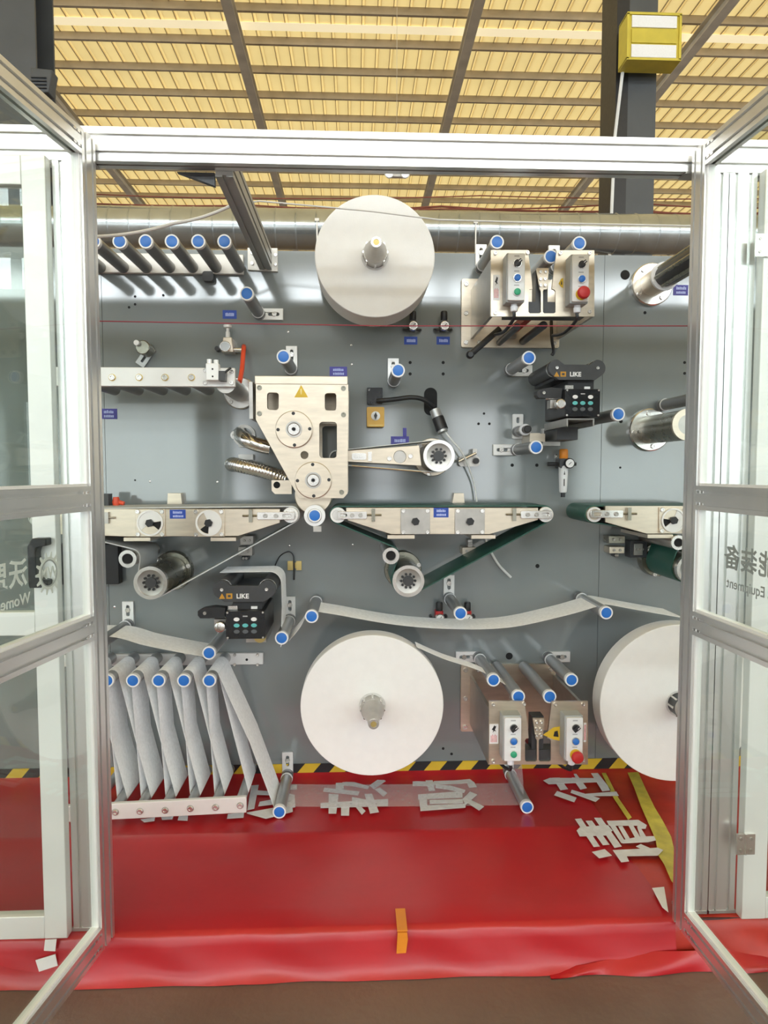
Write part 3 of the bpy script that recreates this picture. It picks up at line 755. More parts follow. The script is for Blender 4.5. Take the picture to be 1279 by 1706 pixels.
# hazard tape along the panel foot
hz0, hz1 = at(640, 1291, -0.014).z, at(640, 1272, -0.014).z
ht = MB(); x = -1.6; k = 0; w = 0.062
while x < 2.2:
    ht.add([(x, -0.004, hz0 + 0.004), (x + w, -0.004, hz0 + 0.004), (x + w + 0.035, -0.004, hz1), (x + 0.035, -0.004, hz1), (x, -0.0015, hz0 + 0.004), (x + w, -0.0015, hz0 + 0.004), (x + w + 0.035, -0.0015, hz1), (x + 0.035, -0.0015, hz1)],
           [(0, 1, 2, 3), (4, 7, 6, 5), (0, 4, 5, 1), (2, 6, 7, 3), (0, 3, 7, 4), (1, 5, 6, 2)], k % 2); x += w; k += 1
tag(ht.build('hazard_tape', ['yellow', 'black']), 'yellow and black striped tape along the foot of panel', 'tape')
# blue stickers
def sticker(x0, y0, x1, y1, label, m='label_blue', Y=-0.0002, rows=((0.3, 0.7),), parent=None, name='label_sticker', notch=None):
    a, c, z0, z1 = rect(x0, y0, x1, y1, Y)
    if parent is None:
        t = thing(name, ((a + c)/2, Y, z0), label, 'label', 'blue stickers on the machine')
    else: t = parent
    b = MB(); b.prism([(a, z0), (c, z0), (c, z1), (a, z1)], Y - 0.0012, Y)
    if notch: n = rect(*notch, Y); b.prism([(n[0], n[2]), (n[1], n[2]), (n[1], n[3]), (n[0], n[3])], Y - 0.0012, Y)
    if parent is not None: t = b.build(name, m, parent)
    else: b.build('backing', m, t)
    b = MB(); w = c - a; h = z1 - z0; rnd = random.Random(int(x0))
    for (r0, r1) in rows:
        x = a + w*0.2
        while x < a + w*0.8:
            ww = w*rnd.uniform(0.06, 0.11)
            b.box(x, x + ww*0.75, Y - 0.0016, Y - 0.0012, z0 + h*r0, z0 + h*r1*rnd.uniform(0.9, 1)); x += ww
    b.build('print', 'label_ink', t)
    return t
sticker(371, 517, 394, 531, 'small blue sticker above the left air regulator')
sticker(549, 611, 578, 627, 'purple blue sticker above the right corner of cutter housing', 'label_purple', rows=((0.15, 0.4), (0.55, 0.85)))
sticker(673, 561, 695, 574, 'blue sticker below the left of two small regulators')
sticker(727, 561, 749, 574, 'blue sticker below the right of two small regulators')
sticker(168, 681, 195, 698, 'purple blue sticker close to the left post', 'label_purple', rows=((0.15, 0.4), (0.55, 0.85)))
sticker(651, 727, 681, 741, 'torn purple sticker above the small arm conveyor', 'label_purple', notch=(671, 713, 677, 728))
sticker(1121, 475, 1146, 492, 'purple blue sticker beside the upper right flanged shaft', 'label_purple', rows=((0.15, 0.4), (0.55, 0.85)))
# ================================================================== GUIDE ROLLERS
RL = -0.300                     # front end of the rollers
RR = 0.0228
def roller_parts(t, x, z, y0=-0.045, y1=RL, r=RR, light=False, sub=None):
    par = sub or t
    b = MB(); b.cyl((x, 0, z), r*0.93, y1 + 0.012, y0, 22); tube = b.build('tube', 'roller_light' if light else 'roller_grey', par)
    b = MB(); b.ring((x, 0, z), r, r*0.80, y1 - 0.004, y1 + 0.012, 26); b.build('end_ring', 'cap_white', par)
    b = MB(); b.lathe((x, 0, z), [(r*0.6, y1 - 0.0055), (r*0.78, y1 - 0.0045), (r*0.80, y1 + 0.008)], 26); b.build('end_cap', 'cap_blue', par)
    return tube
def idler(px, py, d, label, y1=RL, off=(0, 0), light=False, name='guide_roller', plate=True, base_y=0.0):
    p = at(px, py, y1 - 0.004); x, z = p.x, p.z
    t = thing(name, (x, 0, z), label, 'roller', 'blue capped guide rollers')
    roller_parts(t, x, z, base_y - 0.045, y1, RR, light)
    b = MB(); b.cyl((x, 0, z), 0.013, base_y - 0.05, base_y - 0.012, 16); b.build('shaft', 'steel_bright', t)
    b = MB(); b.ring((x, 0, z), RR*1.02, RR*0.72, base_y - 0.052, base_y - 0.045, 24); b.build('rear_ring', 'cap_white', t)
    b = MB(); b.cyl((x, 0, z), RR*1.0, base_y - 0.03, base_y - 0.012, 22); b.build('hub', 'roller_grey', t)
    if plate:
        dx, dz = {'U': (0, 1), 'D': (0, -1), 'L': (-1, 0), 'R': (1, 0)}[d]
        L, w = 0.088, 0.021
        # plate outline: round end at shaft, square end with slot
        rot = lambda u, v: (x + dx*u - dz*v, z + dz*u + dx*v)
        out = [rot(w*math.cos(a), w*math.sin(a)) for a in [PI/2 + PI*k/8 for k in range(9)]] + [rot(L, -w), rot(L, w)]
        def slot(u0, u1, r): return [rot(u0 + r*math.cos(a), r*math.sin(a)) for a in [PI/2 + PI*k/6 for k in range(7)]] + [rot(u1 + r*math.cos(a), r*math.sin(a)) for a in [-PI/2 + PI*k/6 for k in range(7)]]
        b = MB(); b.prism(out, base_y - 0.012, base_y - 0.0005, [slot(0.038, 0.068, 0.0065)]); pl = b.build('bracket', 'alu_flat', t, 0.001)
        c = rot(0.056, 0); bolt(t, c[0], c[1], base_y - 0.010, 0.0095)
    return t
idler(411, 489, 'R', 'blue capped roller under the right end of the upper left rack')
idler(472, 594, 'U', 'blue capped roller just above the cutter housing')
idler(663, 617, 'U', 'blue capped roller below the upper paper roll, above black switch')
idler(828, 403, 'U', 'blue capped roller at upper left of the top control station', light=True)
idler(965, 405, 'U', 'blue capped roller at upper right of the top control station', light=True)
idler(881, 596, 'R', 'blue capped roller left of the upper black sensor unit', light=True)
idler(1030, 690, 'U', 'blue capped roller right of the upper black sensor unit', plate=False)
idler(165, 1073, 'U', 'roller behind the left post under the drooping web')
p = at(862, 719, -0.02)
t = thing('mounting_rod', (p.x, -0.06, p.z), 'short clamped rod with black end on slotted plate, near upper sensor', 'rod')
x0, x1, z0, z1 = rect(853, 690, 871, 731, -0.006); xm = (x0 + x1)/2
b = MB(); b.prism(rrect(x0, x1, z0, z1, 0.004), -0.012, -0.0005, [rrect(xm - 0.006, xm + 0.006, z1 - 0.035, z1 - 0.012, 0.0055)]); b.build('bracket', 'alu_flat', t, 0.001)
b = MB(); b.cyl((p.x, 0, p.z), 0.020, -0.05, -0.012, 20); b.build('hub', 'roller_grey', t)
b = MB(); b.cyl((p.x, 0, p.z), 0.013, -0.13, -0.05, 18); b.build('rod', 'steel_dull', t)
b = MB(); b.ring((p.x, 0, p.z), 0.021, 0.012, -0.14, -0.125, 22); b.build('ring', 'cap_white', t)
b = MB(); b.cyl((p.x, 0, p.z), 0.014, -0.175, -0.14, 18, ch=0.003); b.build('end_knob', 'black', t)
idler(893, 745, 'L', 'blue capped roller below the upper black sensor unit')
idler(469, 1063, 'U', 'blue capped roller right of the lower black sensor unit', light=True)
idler(519, 1027, 'U', 'blue capped roller at the left end of the sagging web', plate=False)
idler(767, 1022, 'U', 'blue capped roller above the middle of the sagging web')
idler(1010, 1021, 'U', 'blue capped roller at the right crest of the sagging web', plate=False, light=True)
idler(822, 1133, 'L', 'blue capped roller at upper left of the bottom control station', light=True)
idler(952, 1133, 'R', 'blue capped roller at upper right of the bottom control station', light=True)
idler(465, 1353, 'U', 'blue capped roller low over the red cloth at left', light=True)
idler(878, 1345, 'U', 'blue capped roller low over the red cloth, under control boxes', light=True)
idler(348, 1088, 'U', 'blue capped roller at the end of the lower left web', plate=False, light=True)
idler(524, 859, 'U', 'blue capped roller with wide white collar under the cutter', plate=False, y1=-0.305)
p = at(524, 859, -0.30)
t = thing('roller_collar', (p.x, -0.29, p.z - 0.04), 'wide white collar around roller under the cutter drum', 'collar')
b = MB(); b.ring((p.x, 0, p.z), 0.036, 0.0242, -0.300, -0.285, 30); b.build('ring', 'cap_white', t)
b = MB(); b.box(p.x - 0.005, p.x + 0.022, -0.298, -0.287, p.z - 0.055, p.z - 0.036); b.build('foot', 'steel_dull', t)
# rear roller whose bracket shows at the left post
p = at(215, 1032, -0.05)
# ---- racks with rows of rollers
def rack(name, label, caps, y_bar, bar_px, bar_y, bar_at_front, light=False, extra_bolts=()):
    a, c, z0, z1 = rect(*bar_px, bar_y)
    a = min(a, -1.0)
    t = thing(name, ((a + c)/2, bar_y, z0), label, 'roller rack')
    th = 0.018
    ya, yb = (bar_y, bar_y + th) if bar_at_front else (bar_y, bar_y + th)
    b = MB(); b.prism([(a, z0), (c, z0), (c, z1), (a, z1)], ya, yb); b.build('bar', 'white_bar', t, 0.002)
    return t, a, c, z0, z1
def rack_roller(t, x, z, y0, y1, caps=True, light=False):
    g = MB(); g.cyl((x, 0, z), RR*0.93, y1 + 0.012, y0, 22); o = g.build('roller', 'roller_light' if light else 'roller_grey', t)
    if caps:
        b = MB(); b.ring((x, 0, z), RR, RR*0.80, y1 - 0.004, y1 + 0.012, 26); b.build('end_ring', 'cap_white', o)
        b = MB(); b.lathe((x, 0, z), [(RR*0.6, y1 - 0.0055), (RR*0.78, y1 - 0.0045), (RR*0.80, y1 + 0.008)], 26); b.build('end_cap', 'cap_blue', o)
    return o
# upper left: bar on the panel
t, a, c, z0, z1 = rack('roller_rack', 'upper left white bar with a row of blue capped rollers', 0, 0, (100, 424, 405, 453), -0.020, False)
for px in (155.5, 199, 242.5, 286, 330, 373.5, 112):
    p = at(px, 402, RL - 0.004); rack_roller(t, p.x, p.z, -0.02, RL)
x0, x1, za, zb = rect(338, 453, 356, 469, -0.02)
b = MB(); b.prism(rrect(x0, x1, za, zb, 0.01), -0.03, -0.001); b.build('clamp', 'charcoal', t)
# second left: bar across the roller fronts
t, a, c, z0, z1 = rack('dancer_rack', 'white dancer bar with bolts in front of rollers, left of cutter', 0, 0, (100, 613, 391, 643), -0.315, True)
zc = (z0 + z1)/2 + 0.0
for px in (143, 187, 232, 275, 319, 363):
    p = at(px, 629, -0.315)
    rack_roller(t, p.x, p.z - 0.008, -0.05, -0.297, caps=False)
    bolt(t, p.x, p.z, -0.315, 0.010)
    MB().cyl((p.x, -0.315, p.z), 0.012, -0.002, 0.0, 16).build('washer', 'brass', t)
for (px, py) in ((342, 617), (342, 638), (386, 619), (386, 638)):
    p = at(px, py, -0.315); bolt(t, p.x, p.z, -0.315, 0.007)
x0, x1, za, zb = rect(344, 606, 365, 634, -0.335)
b = MB(); b.box(x0, x1, -0.345, -0.3155, za, zb); o = b.build('valve_block', 'alu_flat', t, 0.002)
b = MB(); b.cyl((x0 + 0.01, -0.335, 0), 0.008, zb, zb + 0.014, 12, 'Z'); b.cyl((x1 - 0.01, -0.335, 0), 0.008, zb, zb + 0.012, 12, 'Z'); b.build('port', 'alu_flat', o)
for k in range(2):
    MB().cyl((x0 + 0.022, -0.345, za + 0.012 + 0.024*k), 0.003, -0.0008, 0.0, 10).build('port_hole', 'dark_hole', o)
x0, x1, za, zb = rect(366, 619, 376, 635, -0.335)
b = MB(); b.box(x0, x1, -0.35, -0.3155, za, zb); b.add([], []); b.rod((x1 - 0.002, -0.34, zb - 0.004), (x1 + 0.018, -0.34, zb + 0.012), 0.004, 8); b.build('valve_lever', 'charcoal', t)
p = at(400, 655, -0.012)
b = MB(); b.lathe((p.x, 0, p.z), [(0.056, -0.018), (0.060, -0.014), (0.060, -0.0005)], 36); b.build('flange', 'steel_bright', t)
b = MB(); b.cyl((p.x, 0, p.z), 0.033, -0.297, -0.018, 28); b.build('pivot_drum', 'steel_dull', t)
for k in range(4):
    an = PI/4 + k*PI/2; bolt(t, p.x + 0.048*math.cos(an), p.z + 0.048*math.sin(an), -0.018, 0.0075)
# lower left: bar on the panel with rollers and lower bar
t, a, c, z0, z1 = rack('roller_rack', 'lower left white bar with blue capped rollers and hanging web', 0, 0, (100, 1088, 438, 1111), -0.020, False)
LTX = []
for px in (178, 221, 264, 306, 348.5, 135):
    p = at(px, 1134, RL - 0.004); rack_roller(t, p.x, p.z, -0.02, RL, light=True); LTX.append((p.x, p.z))
for (px, py) in ((391, 1091), (429, 1091), (391, 1107), (429, 1107)):
    p = at(px, py, -0.02); bolt(t, p.x, p.z, -0.02, 0.006)
p = at(411, 1099, -0.02); MB().cyl((p.x, -0.02, p.z), 0.005, -0.0008, 0, 12).build('hole', 'dark_hole', t)
LY0 = -0.325
t = thing('festoon_bar', (at(300, 1350, LY0).x, LY0, at(300, 1366, LY0).z), 'lower white bar with bolts across the foot of hanging web', 'roller rack')
q = [at(90, 1344, LY0), at(410, 1328, LY0), at(410, 1354, LY0), at(90, 1371, LY0)]
b = MB(); b.prism([(p.x, p.z) for p in reversed(q)], LY0, LY0 + 0.016); b.build('bar', 'white_bar', t, 0.002)
LBX = []
for px, py in ((192, 1353), (233, 1351.5), (275, 1350), (317, 1347), (359, 1345), (400, 1342), (150, 1355)):
    p = at(px, py, LY0); bolt(t, p.x, p.z, LY0, 0.0095); LBX.append((p.x, p.z))
    MB().cyl((p.x, LY0, p.z), 0.012, -0.0015, 0.0, 16).build('washer', 'steel_dull', t)
    g = MB(); g.cyl((p.x, 0, p.z + 0.012), 0.017, LY0 + 0.016, -0.05, 18); g.build('roller', 'roller_light', t)
# ---- webs of nonwoven material
WY0, WY1 = -0.255, -0.085
LTX = sorted(LTX[:6]); LBX = sorted(LBX[:7])
wt = thing('nonwoven_web', (-0.62, WY0, LBX[0][1]), 'white nonwoven web zigzagging between the lower left rollers', 'web')
for i, (x, z) in enumerate(LTX):
    xb, zb = LBX[min(i + 1, len(LBX) - 1)]
    b = MB(); b.ribbon([(x + RR, z), ((x + xb + RR + 0.018)/2, z + (zb - z)*0.5), (xb + 0.018, zb + 0.012)], WY0, WY1, 0.0008); b.build('web_run', 'web', wt)
    xb, zb = LBX[i]
    b = MB(); b.ribbon([(x - RR, z), ((x + xb - RR - 0.018)/2, (z + zb)/2), (xb - 0.018, zb + 0.012)], WY0 + 0.002, WY1, 0.0008); b.build('web_run', 'web', wt)
    b = MB(); b.ribbon([(x + RR*1.01*math.cos(k*PI/8), z + RR*1.01*math.sin(k*PI/8)) for k in range(9)], WY0, WY1, 0.0008); b.build('web_loop', 'web', wt)
x, z = LTX[-1]; q = at(465, 1353, RL)
b = MB(); b.ribbon([(x + RR, z + 0.01), ((x + q.x)/2 + 0.012, (z + q.z)/2), (q.x - RR, q.z + 0.0)], WY0 - 0.01, WY1, 0.0008); b.build('web_run', 'web', wt)
def webthing(pts, Y, label, m='web', y0=WY0, y1=WY1, name='nonwoven_web', n=10, dz=0.0):
    q = [at(x, y, Y) for x, y in pts]; path = []
    for i in range(len(q) - 1):
        p0, p1, p2, p3 = q[max(i - 1, 0)], q[i], q[i + 1], q[min(i + 2, len(q) - 1)]
        for k in range(n):
            s = k/n
            path.append(tuple(0.5*((2*p1[j]) + (-p0[j] + p2[j])*s + (2*p0[j] - 5*p1[j] + 4*p2[j] - p3[j])*s*s + (-p0[j] + 3*p1[j] - 3*p2[j] + p3[j])*s**3) for j in (0, 2)))
    path.append((q[-1].x, q[-1].z))
    b = MB(); b.ribbon(path, y0, y1, 0.0008)
    return tag(b.build(name, m), label, 'web', 'nonwoven webs')
webthing([(522, 1018), (560, 1024), (660, 1041), (760, 1048), (850, 1045), (940, 1026), (996, 1010)], -0.255, 'long white web sagging between two blue capped rollers')
webthing([(996, 1010), (1010, 1007), (1060, 1016), (1140, 1030)], -0.255, 'short web from the crest roller to the right paper roll')
webthing([(481, 1068), (500, 1045), (512, 1022), (522, 1018)], -0.255, 'short web rising between two rollers beside the sensor unit')
webthing([(100, 1062), (185, 1061), (240, 1075), (300, 1087), (350, 1096)], -0.255, 'white web drooping onto the lower left roller')
webthing([(694, 1078), (740, 1098), (800, 1118), (850, 1146), (864, 1158)], -0.262, 'white web drawn from the central paper roll to control station', y0=-0.262, y1=-0.188)
webthing([(460, 1343), (560, 1344), (700, 1343), (880, 1341)], -0.255, 'thin see-through web stretched low across the red cloth', 'web_thin', n=4)
webthing([(872, 1334), (871, 1300), (868, 1262), (866, 1200), (866, 1165)], -0.255, 'thin web rising behind the lower control station', 'web_thin', n=4)
# web loop frame round the lower sensor
x0, x1, za, zb = rect(371, 950, 470, 1075, -0.20)
b = MB(); path = [(x0, zb - 0.002), (x1 - 0.04, zb)] + [(x1 - 0.04 + 0.04*math.sin(k*PI/12), zb - 0.04 + 0.04*math.cos(k*PI/12)) for k in range(1, 7)] + [(x1 + 0.002, zb - 0.12), (x1 - 0.004, za)]
b.ribbon(path, -0.235, -0.09, 0.001)
tag(b.build('nonwoven_web', 'web'), 'grey web looping over the lower black sensor unit', 'web', 'nonwoven webs')
# ================================================================== PAPER ROLLS
def spool(px, py, rpx, Y0, th, label, shaft_len=0.14, tip=None, dark=False):
    p = at(px, py, Y0); r = rpx*S(Y0)
    t = thing('paper_roll', (p.x, Y0 + th/2, p.z - r), label, 'paper roll', 'white paper rolls')
    rc = 0.046
    b = MB(); b.lathe((p.x, Y0, p.z), [(rc, 0.0), (r - 0.002, 0.0), (r, 0.002), (r, th - 0.002), (r - 0.002, th), (rc, th)], 96)
    o = b.build('paper', ['paper'], t, smooth=0.5)
    b = MB(); b.ring((p.x, Y0, p.z), rc + 0.001, 0.041, -0.0015, 0.02, 40); b.build('core', 'paper_side', t)
    b = MB(); b.cyl((p.x, 0, p.z), 0.0395, Y0 + 0.0 - 0.05, -0.012, 32); hub = b.build('expanding_shaft', 'steel_dull' if not dark else 'charcoal', t)
    for k in range(8):
        an = k*PI/4; b = MB(); cx, cz = p.x + 0.0395*math.cos(an), p.z + 0.0395*math.sin(an)
        b.cyl((cx, 0, cz), 0.004, Y0 - 0.047, Y0 + 0.01, 8); b.build('grip_bar', 'steel_bright', hub)
    b = MB(); b.lathe((p.x, Y0 - 0.05, p.z), [(0.018, -shaft_len + 0.05), (0.0185, -shaft_len + 0.056), (0.0215, -0.06), (0.036, -0.012), (0.0385, 0.0)], 28); b.build('nose', 'steel_dull', t)
    b = MB(); b.ring((p.x, Y0 - shaft_len, p.z), 0.0165, 0.010, -0.004, 0.004, 22); b.build('nose_ring', 'steel_bright', t)
    b = MB(); b.cyl((p.x, Y0 - shaft_len, p.z), 0.0098, -0.0015, 0.004, 18); b.build('valve', 'brass', t)
    b = MB(); b.lathe((p.x, 0, p.z), [(0.07, -0.014), (0.072, -0.012), (0.072, -0.0005)], 36); b.build('flange', 'steel_bright', t)
    return t
spool(624.5, 427, 98, -0.255, 0.155, 'white paper roll at top centre with steel shaft nose')
spool(620, 1176, 121.5, -0.270, 0.078, 'large white paper roll at bottom centre', 0.17)
spool(1130, 1172, 138, -0.270, 0.078, 'largest white paper roll, half hidden by the right post', 0.17, dark=True)
# left neighbour section: roll glimpsed past the closed door
# ---- upper right flanged shaft and drum
p = at(1087, 473, -0.02)
t = thing('flanged_shaft', (p.x, -0.1, p.z - 0.09), 'dark unwinding shaft on round steel flange at upper right', 'shaft')
b = MB(); b.lathe((p.x, 0, p.z), [(0.076, -0.020), (0.080, -0.016), (0.080, -0.0005)], 44); b.build('flange', 'steel_bright', t)
for k in range(4):
    an = PI*0.2 + k*PI/2; bolt(t, p.x + 0.062*math.cos(an), p.z + 0.062*math.sin(an), -0.020, 0.009)
b = MB(); b.cyl((p.x, 0, p.z), 0.046, -0.10, -0.020, 32, ch=0.003); b.build('bearing_hub', 'steel', t)
b = MB(); b.ring((p.x, 0, p.z), 0.052, 0.036, -0.125, -0.115, 32); b.build('snap_ring', 'cap_white', t)
b = MB(); b.cyl((p.x, 0, p.z), 0.0385, -0.50, -0.10, 30, ch=0.003); sh = b.build('expanding_shaft', 'charcoal', t)
for k in range(6):
    an = k*PI/3 + 0.2; cx, cz = p.x + 0.037*math.cos(an), p.z + 0.037*math.sin(an)
    b = MB(); b.cyl((cx, 0, cz), 0.0075, -0.49, -0.13, 8); b.build('grip_bar', 'steel_olive', sh)
p = at(1084, 716, -0.02)
t = thing('drive_drum', (p.x, -0.1, p.z - 0.09), 'steel drive drum on round flange at the right edge', 'drum')
b = MB(); b.lathe((p.x, 0, p.z), [(0.078, -0.018), (0.082, -0.014), (0.082, -0.0005)], 44); b.build('flange', 'steel_bright', t)
for k in range(4):
    an = PI*0.55 + k*PI/2; bolt(t, p.x + 0.064*math.cos(an), p.z + 0.064*math.sin(an), -0.018, 0.009)
b = MB(); b.cyl((p.x, 0, p.z), 0.053, -0.30, -0.018, 36); b.build('drum', 'steel_olive', t)
b = MB(); b.ring((p.x, 0, p.z), 0.0545, 0.034, -0.312, -0.300, 36); b.build('end_ring', 'steel', t)
b = MB(); b.cyl((p.x, 0, p.z), 0.033, -0.306, -0.298, 28); b.build('core', 'steel_dull', t)
p = at(1150, 673, RL); 
t = idler(1165, 662, 'L', 'grey roller above the right drive drum, cap behind the post', plate=False)
# ================================================================== CUTTER HOUSING
K = -0.285
def R6(x, y): return 370 + x/2.974, 580 + y/2.974
p = at(500, 730, K)
cu = thing('rotary_cutter', (p.x, -0.15, at(500, 845, K).z), 'warm steel rotary cutter housing with two bearing covers and warning triangle', 'cutter')
out = poly([(426, 640), (580, 640), (579, 822), (572, 830), (498, 830), (426, 699)], K)
def rr_px(x0, y0, x1, y1, r, Y):
    a, c, z0, z1 = rect(x0, y0, x1, y1, Y); return rrect(a, c, z0, z1, r)
wins = [rr_px(445, 654, 464, 683, 0.010, K), rr_px(541, 655, 560, 684, 0.010, K), rr_px(532, 703, 561, 763, 0.012, K)]
hp = at(507, 758, K); wins.append(circ(hp.x, hp.z, 6.5*S(K), 18))
b = MB(); b.prism(out, K, K + 0.022, wins); b.build('front_plate', 'steel', cu, 0.0015)
b = MB(); b.prism(out, -0.085, -0.065, [rr_px(532, 703, 561, 763, 0.012, K)]); b.build('rear_plate', 'steel', cu)
a, c, z0, z1 = rect(425, 627, 579, 640, K)
b = MB(); b.box(a - 0.001, c, K - 0.002, -0.05, z0, z1); b.build('top_plate', 'steel', cu, 0.0015)
b = MB(); b.box(c - 0.014, c - 0.002, K + 0.0225, -0.086, z0 - 0.17, z0 - 0.002); b.build('side_plate', 'steel_dull', cu)
b = MB(); b.box(a + 0.02, c - 0.02, -0.11, -0.10, z0 - 0.12, z0 - 0.01); b.build('inner_wall', 'steel', cu)
for (px, py) in ((490, 715.5), (522, 800)):
    p = at(px, py, K)
    b = MB(); b.lathe((p.x, K, p.z), [(0.026, -0.012), (0.060, -0.012), (0.0625, -0.010), (0.0625, 0)], 48); cv = b.build('bearing_cover', 'steel', cu)
    b = MB(); b.ring((p.x, K - 0.012, p.z), 0.0275, 0.022, -0.004, 0.002, 32); b.build('shaft_ring', 'steel_dull', cv)
    b = MB(); b.lathe((p.x, K - 0.012, p.z), [(0.006, -0.003), (0.007, -0.006), (0.019, -0.006), (0.022, -0.002), (0.022, 0.01)], 30); b.build('shaft_end', 'steel_bright', cv)
    MB().cyl((p.x, K - 0.018, p.z), 0.0055, -0.0006, 0.004, 12).build('centre_hole', 'dark_hole', cv)
    for k in range(4):
        an = k*PI/2 + 0.03; b = MB(); b.cyl((p.x + 0.053*math.cos(an), K - 0.012, p.z + 0.053*math.sin(an)), 0.0058, -0.0012, 0.002, 14); b.build('socket_screw', 'black', cv)
for (px, py) in ((432, 646), (432, 689), (572, 647), (572, 691), (569, 820)):
    p = at(px, py, K); b = MB(); b.lathe((p.x, K, p.z), [(0.004, -0.001), (0.005, -0.003), (0.0085, -0.003), (0.009, 0)], 16); b.build('socket_screw', 'steel_olive', cu)
b = MB(); b.prism(poly([(490, 662), (513, 662), (501.5, 641.5)], K - 0.001), K - 0.0015, K - 0.0002); w_ = b.build('warning_triangle', 'yellow', cu); 
b = MB(); b.prism(poly([(500.6, 657), (502.4, 657), (503, 648), (500, 648)], K - 0.001), K - 0.0022, K - 0.0015); b.build('warning_mark', 'brass', cu)
p = at(522, 826, -0.25)
b = MB(); b.cyl((p.x, 0, p.z), 0.064, -0.255, -0.09, 44, ch=0.003); b.build('anvil_drum', 'steel', cu)
p = at(490, 715, -0.25)
b = MB(); b.cyl((p.x, 0, p.z), 0.05, -0.26, -0.09, 36); b.build('cutting_drum', 'steel_dull', cu)
b = MB(); a, c, z0, z1 = rect(420, 640, 432, 700, -0.2); b.box(a, a + 0.012, -0.262, -0.066, z0, z1); b.build('side_plate', 'steel_dull', cu)
a, c, z0, z1 = rect(453, 800, 486, 823, -0.16)
b = MB(); b.prism([(a, z0 + 0.012), (a + 0.012, z0), (c, z0), (c, z1), (a, z1)], -0.17, -0.15); lug = b.build('mounting_lug', 'steel', cu)
p = at(461, 808, -0.17); MB().cyl((p.x, -0.17, p.z), 0.012, -0.001, 0.002, 20).build('lug_hole', 'dark_hole', lug)
# suction hoses left of the cutter
def smooth_path(pts, n=8):
    q = [Vector(p) for p in pts]; out = []
    for i in range(len(q) - 1):
        p0, p1, p2, p3 = q[max(i - 1, 0)], q[i], q[i + 1], q[min(i + 2, len(q) - 1)]
        for k in range(n):
            s = k/n; out.append(0.5*((2*p1) + (-p0 + p2)*s + (2*p0 - 5*p1 + 4*p2 - p3)*s*s + (-p0 + 3*p1 - 3*p2 + p3)*s**3))
    out.append(q[-1]); return out
def hose(name, pts, r, m, label, cat, ribs=0, group=None):
    path = smooth_path([at(x, y, Y) for x, y, Y in pts], 10 if not ribs else 16)
    b = MB()
    if ribs: b.tube(path, lambda t: r*(1 + 0.07*math.sin(t*ribs*2*PI)), 16)
    else: b.tube(path, r, 12)
    return tag(b.build(name, m, smooth=1.5), label, cat, group)
hose('steel_elbow', [(400, 722, -0.01), (402, 727, -0.07), (412, 734, -0.12), (432, 742, -0.13), (450, 746, -0.13)], 0.026, 'chrome', 'polished steel pipe elbow, upper one left of cutter', 'pipe')
hose('flexible_duct', [(386, 774, -0.02), (391, 774, -0.08), (405, 777, -0.12), (430, 783, -0.13), (455, 790, -0.13), (475, 797, -0.12)], 0.025, 'chrome', 'ribbed metal hose, lower one left of cutter', 'hose', 26)
t = thing('hose_clamp', at(404, 728, -0.012), 'white clamp plate behind the polished pipe elbow', 'clamp')
p = at(407, 726, -0.01)
b = MB(); b.ring((p.x, 0, p.z), 0.042, 0.030, -0.014, -0.001, 30); b.build('ring', 'white_bar', t)
q = at(391, 725, -0.01); b = MB(); b.ring((q.x, 0, q.z), 0.016, 0.008, -0.013, -0.001, 22); b.build('eye', 'white_bar', t)
for (x0, y0, x1, y1) in ((398, 737, 420, 745), (398, 757, 422, 766)):
    a, c, z0, z1 = rect(x0, y0, x1, y1, -0.02); b = MB(); b.box(a, c, -0.03, -0.0005, z0, z1); b.build('foot_block', 'white_bar', t)
# ================================================================== CONVEYORS
CK = -0.278                     # front face of the conveyor side plates
def arc_path(circles, seg=10):
    """belt path round circles (x, z, r, side) by outer tangents, listed clockwise"""
    n = len(circles); pts = []
    T = []
    for i in range(n):
        x0, z0, r0, s0 = circles[i]; x1, z1, r1, s1 = circles[(i + 1) % n]
        d = Vector((x1 - x0, z1 - z0)); L = d.length; ang = math.atan2(d.y, d.x)
        # tangent with signed radii (s=+1 belt passes on the left of travel)
        off = math.asin(max(-1, min(1, (s1*r1 - s0*r0)/L)))
        a = ang + off
        nx, nz = -math.sin(a), math.cos(a)
        T.append(((x0 + nx*r0*s0, z0 + nz*r0*s0), (x1 + nx*r1*s1, z1 + nz*r1*s1)))
    for i in range(n):
        x, z, r, s = circles[i]
        p_in = T[i - 1][1]; p_out = T[i][0]
        a0 = math.atan2(p_in[1] - z, p_in[0] - x); a1 = math.atan2(p_out[1] - z, p_out[0] - x)
        if s > 0:
            while a1 > a0: a1 -= 2*PI
        else:
            while a1 < a0: a1 += 2*PI
        if abs(a1 - a0) > 1.95*PI: a1 = a0
        for k in range(seg + 1): pts.append((x + r*math.cos(a0 + (a1 - a0)*k/seg), z + r*math.sin(a0 + (a1 - a0)*k/seg)))
        e0, e1 = T[i]
        for k in range(1, 8): pts.append((e0[0] + (e1[0] - e0[0])*k/8, e0[1] + (e1[1] - e0[1])*k/8))
    return pts
def cxz(px, py, r, Y, s=1):
    p = at(px, py, Y); return (p.x, p.z, r, s)
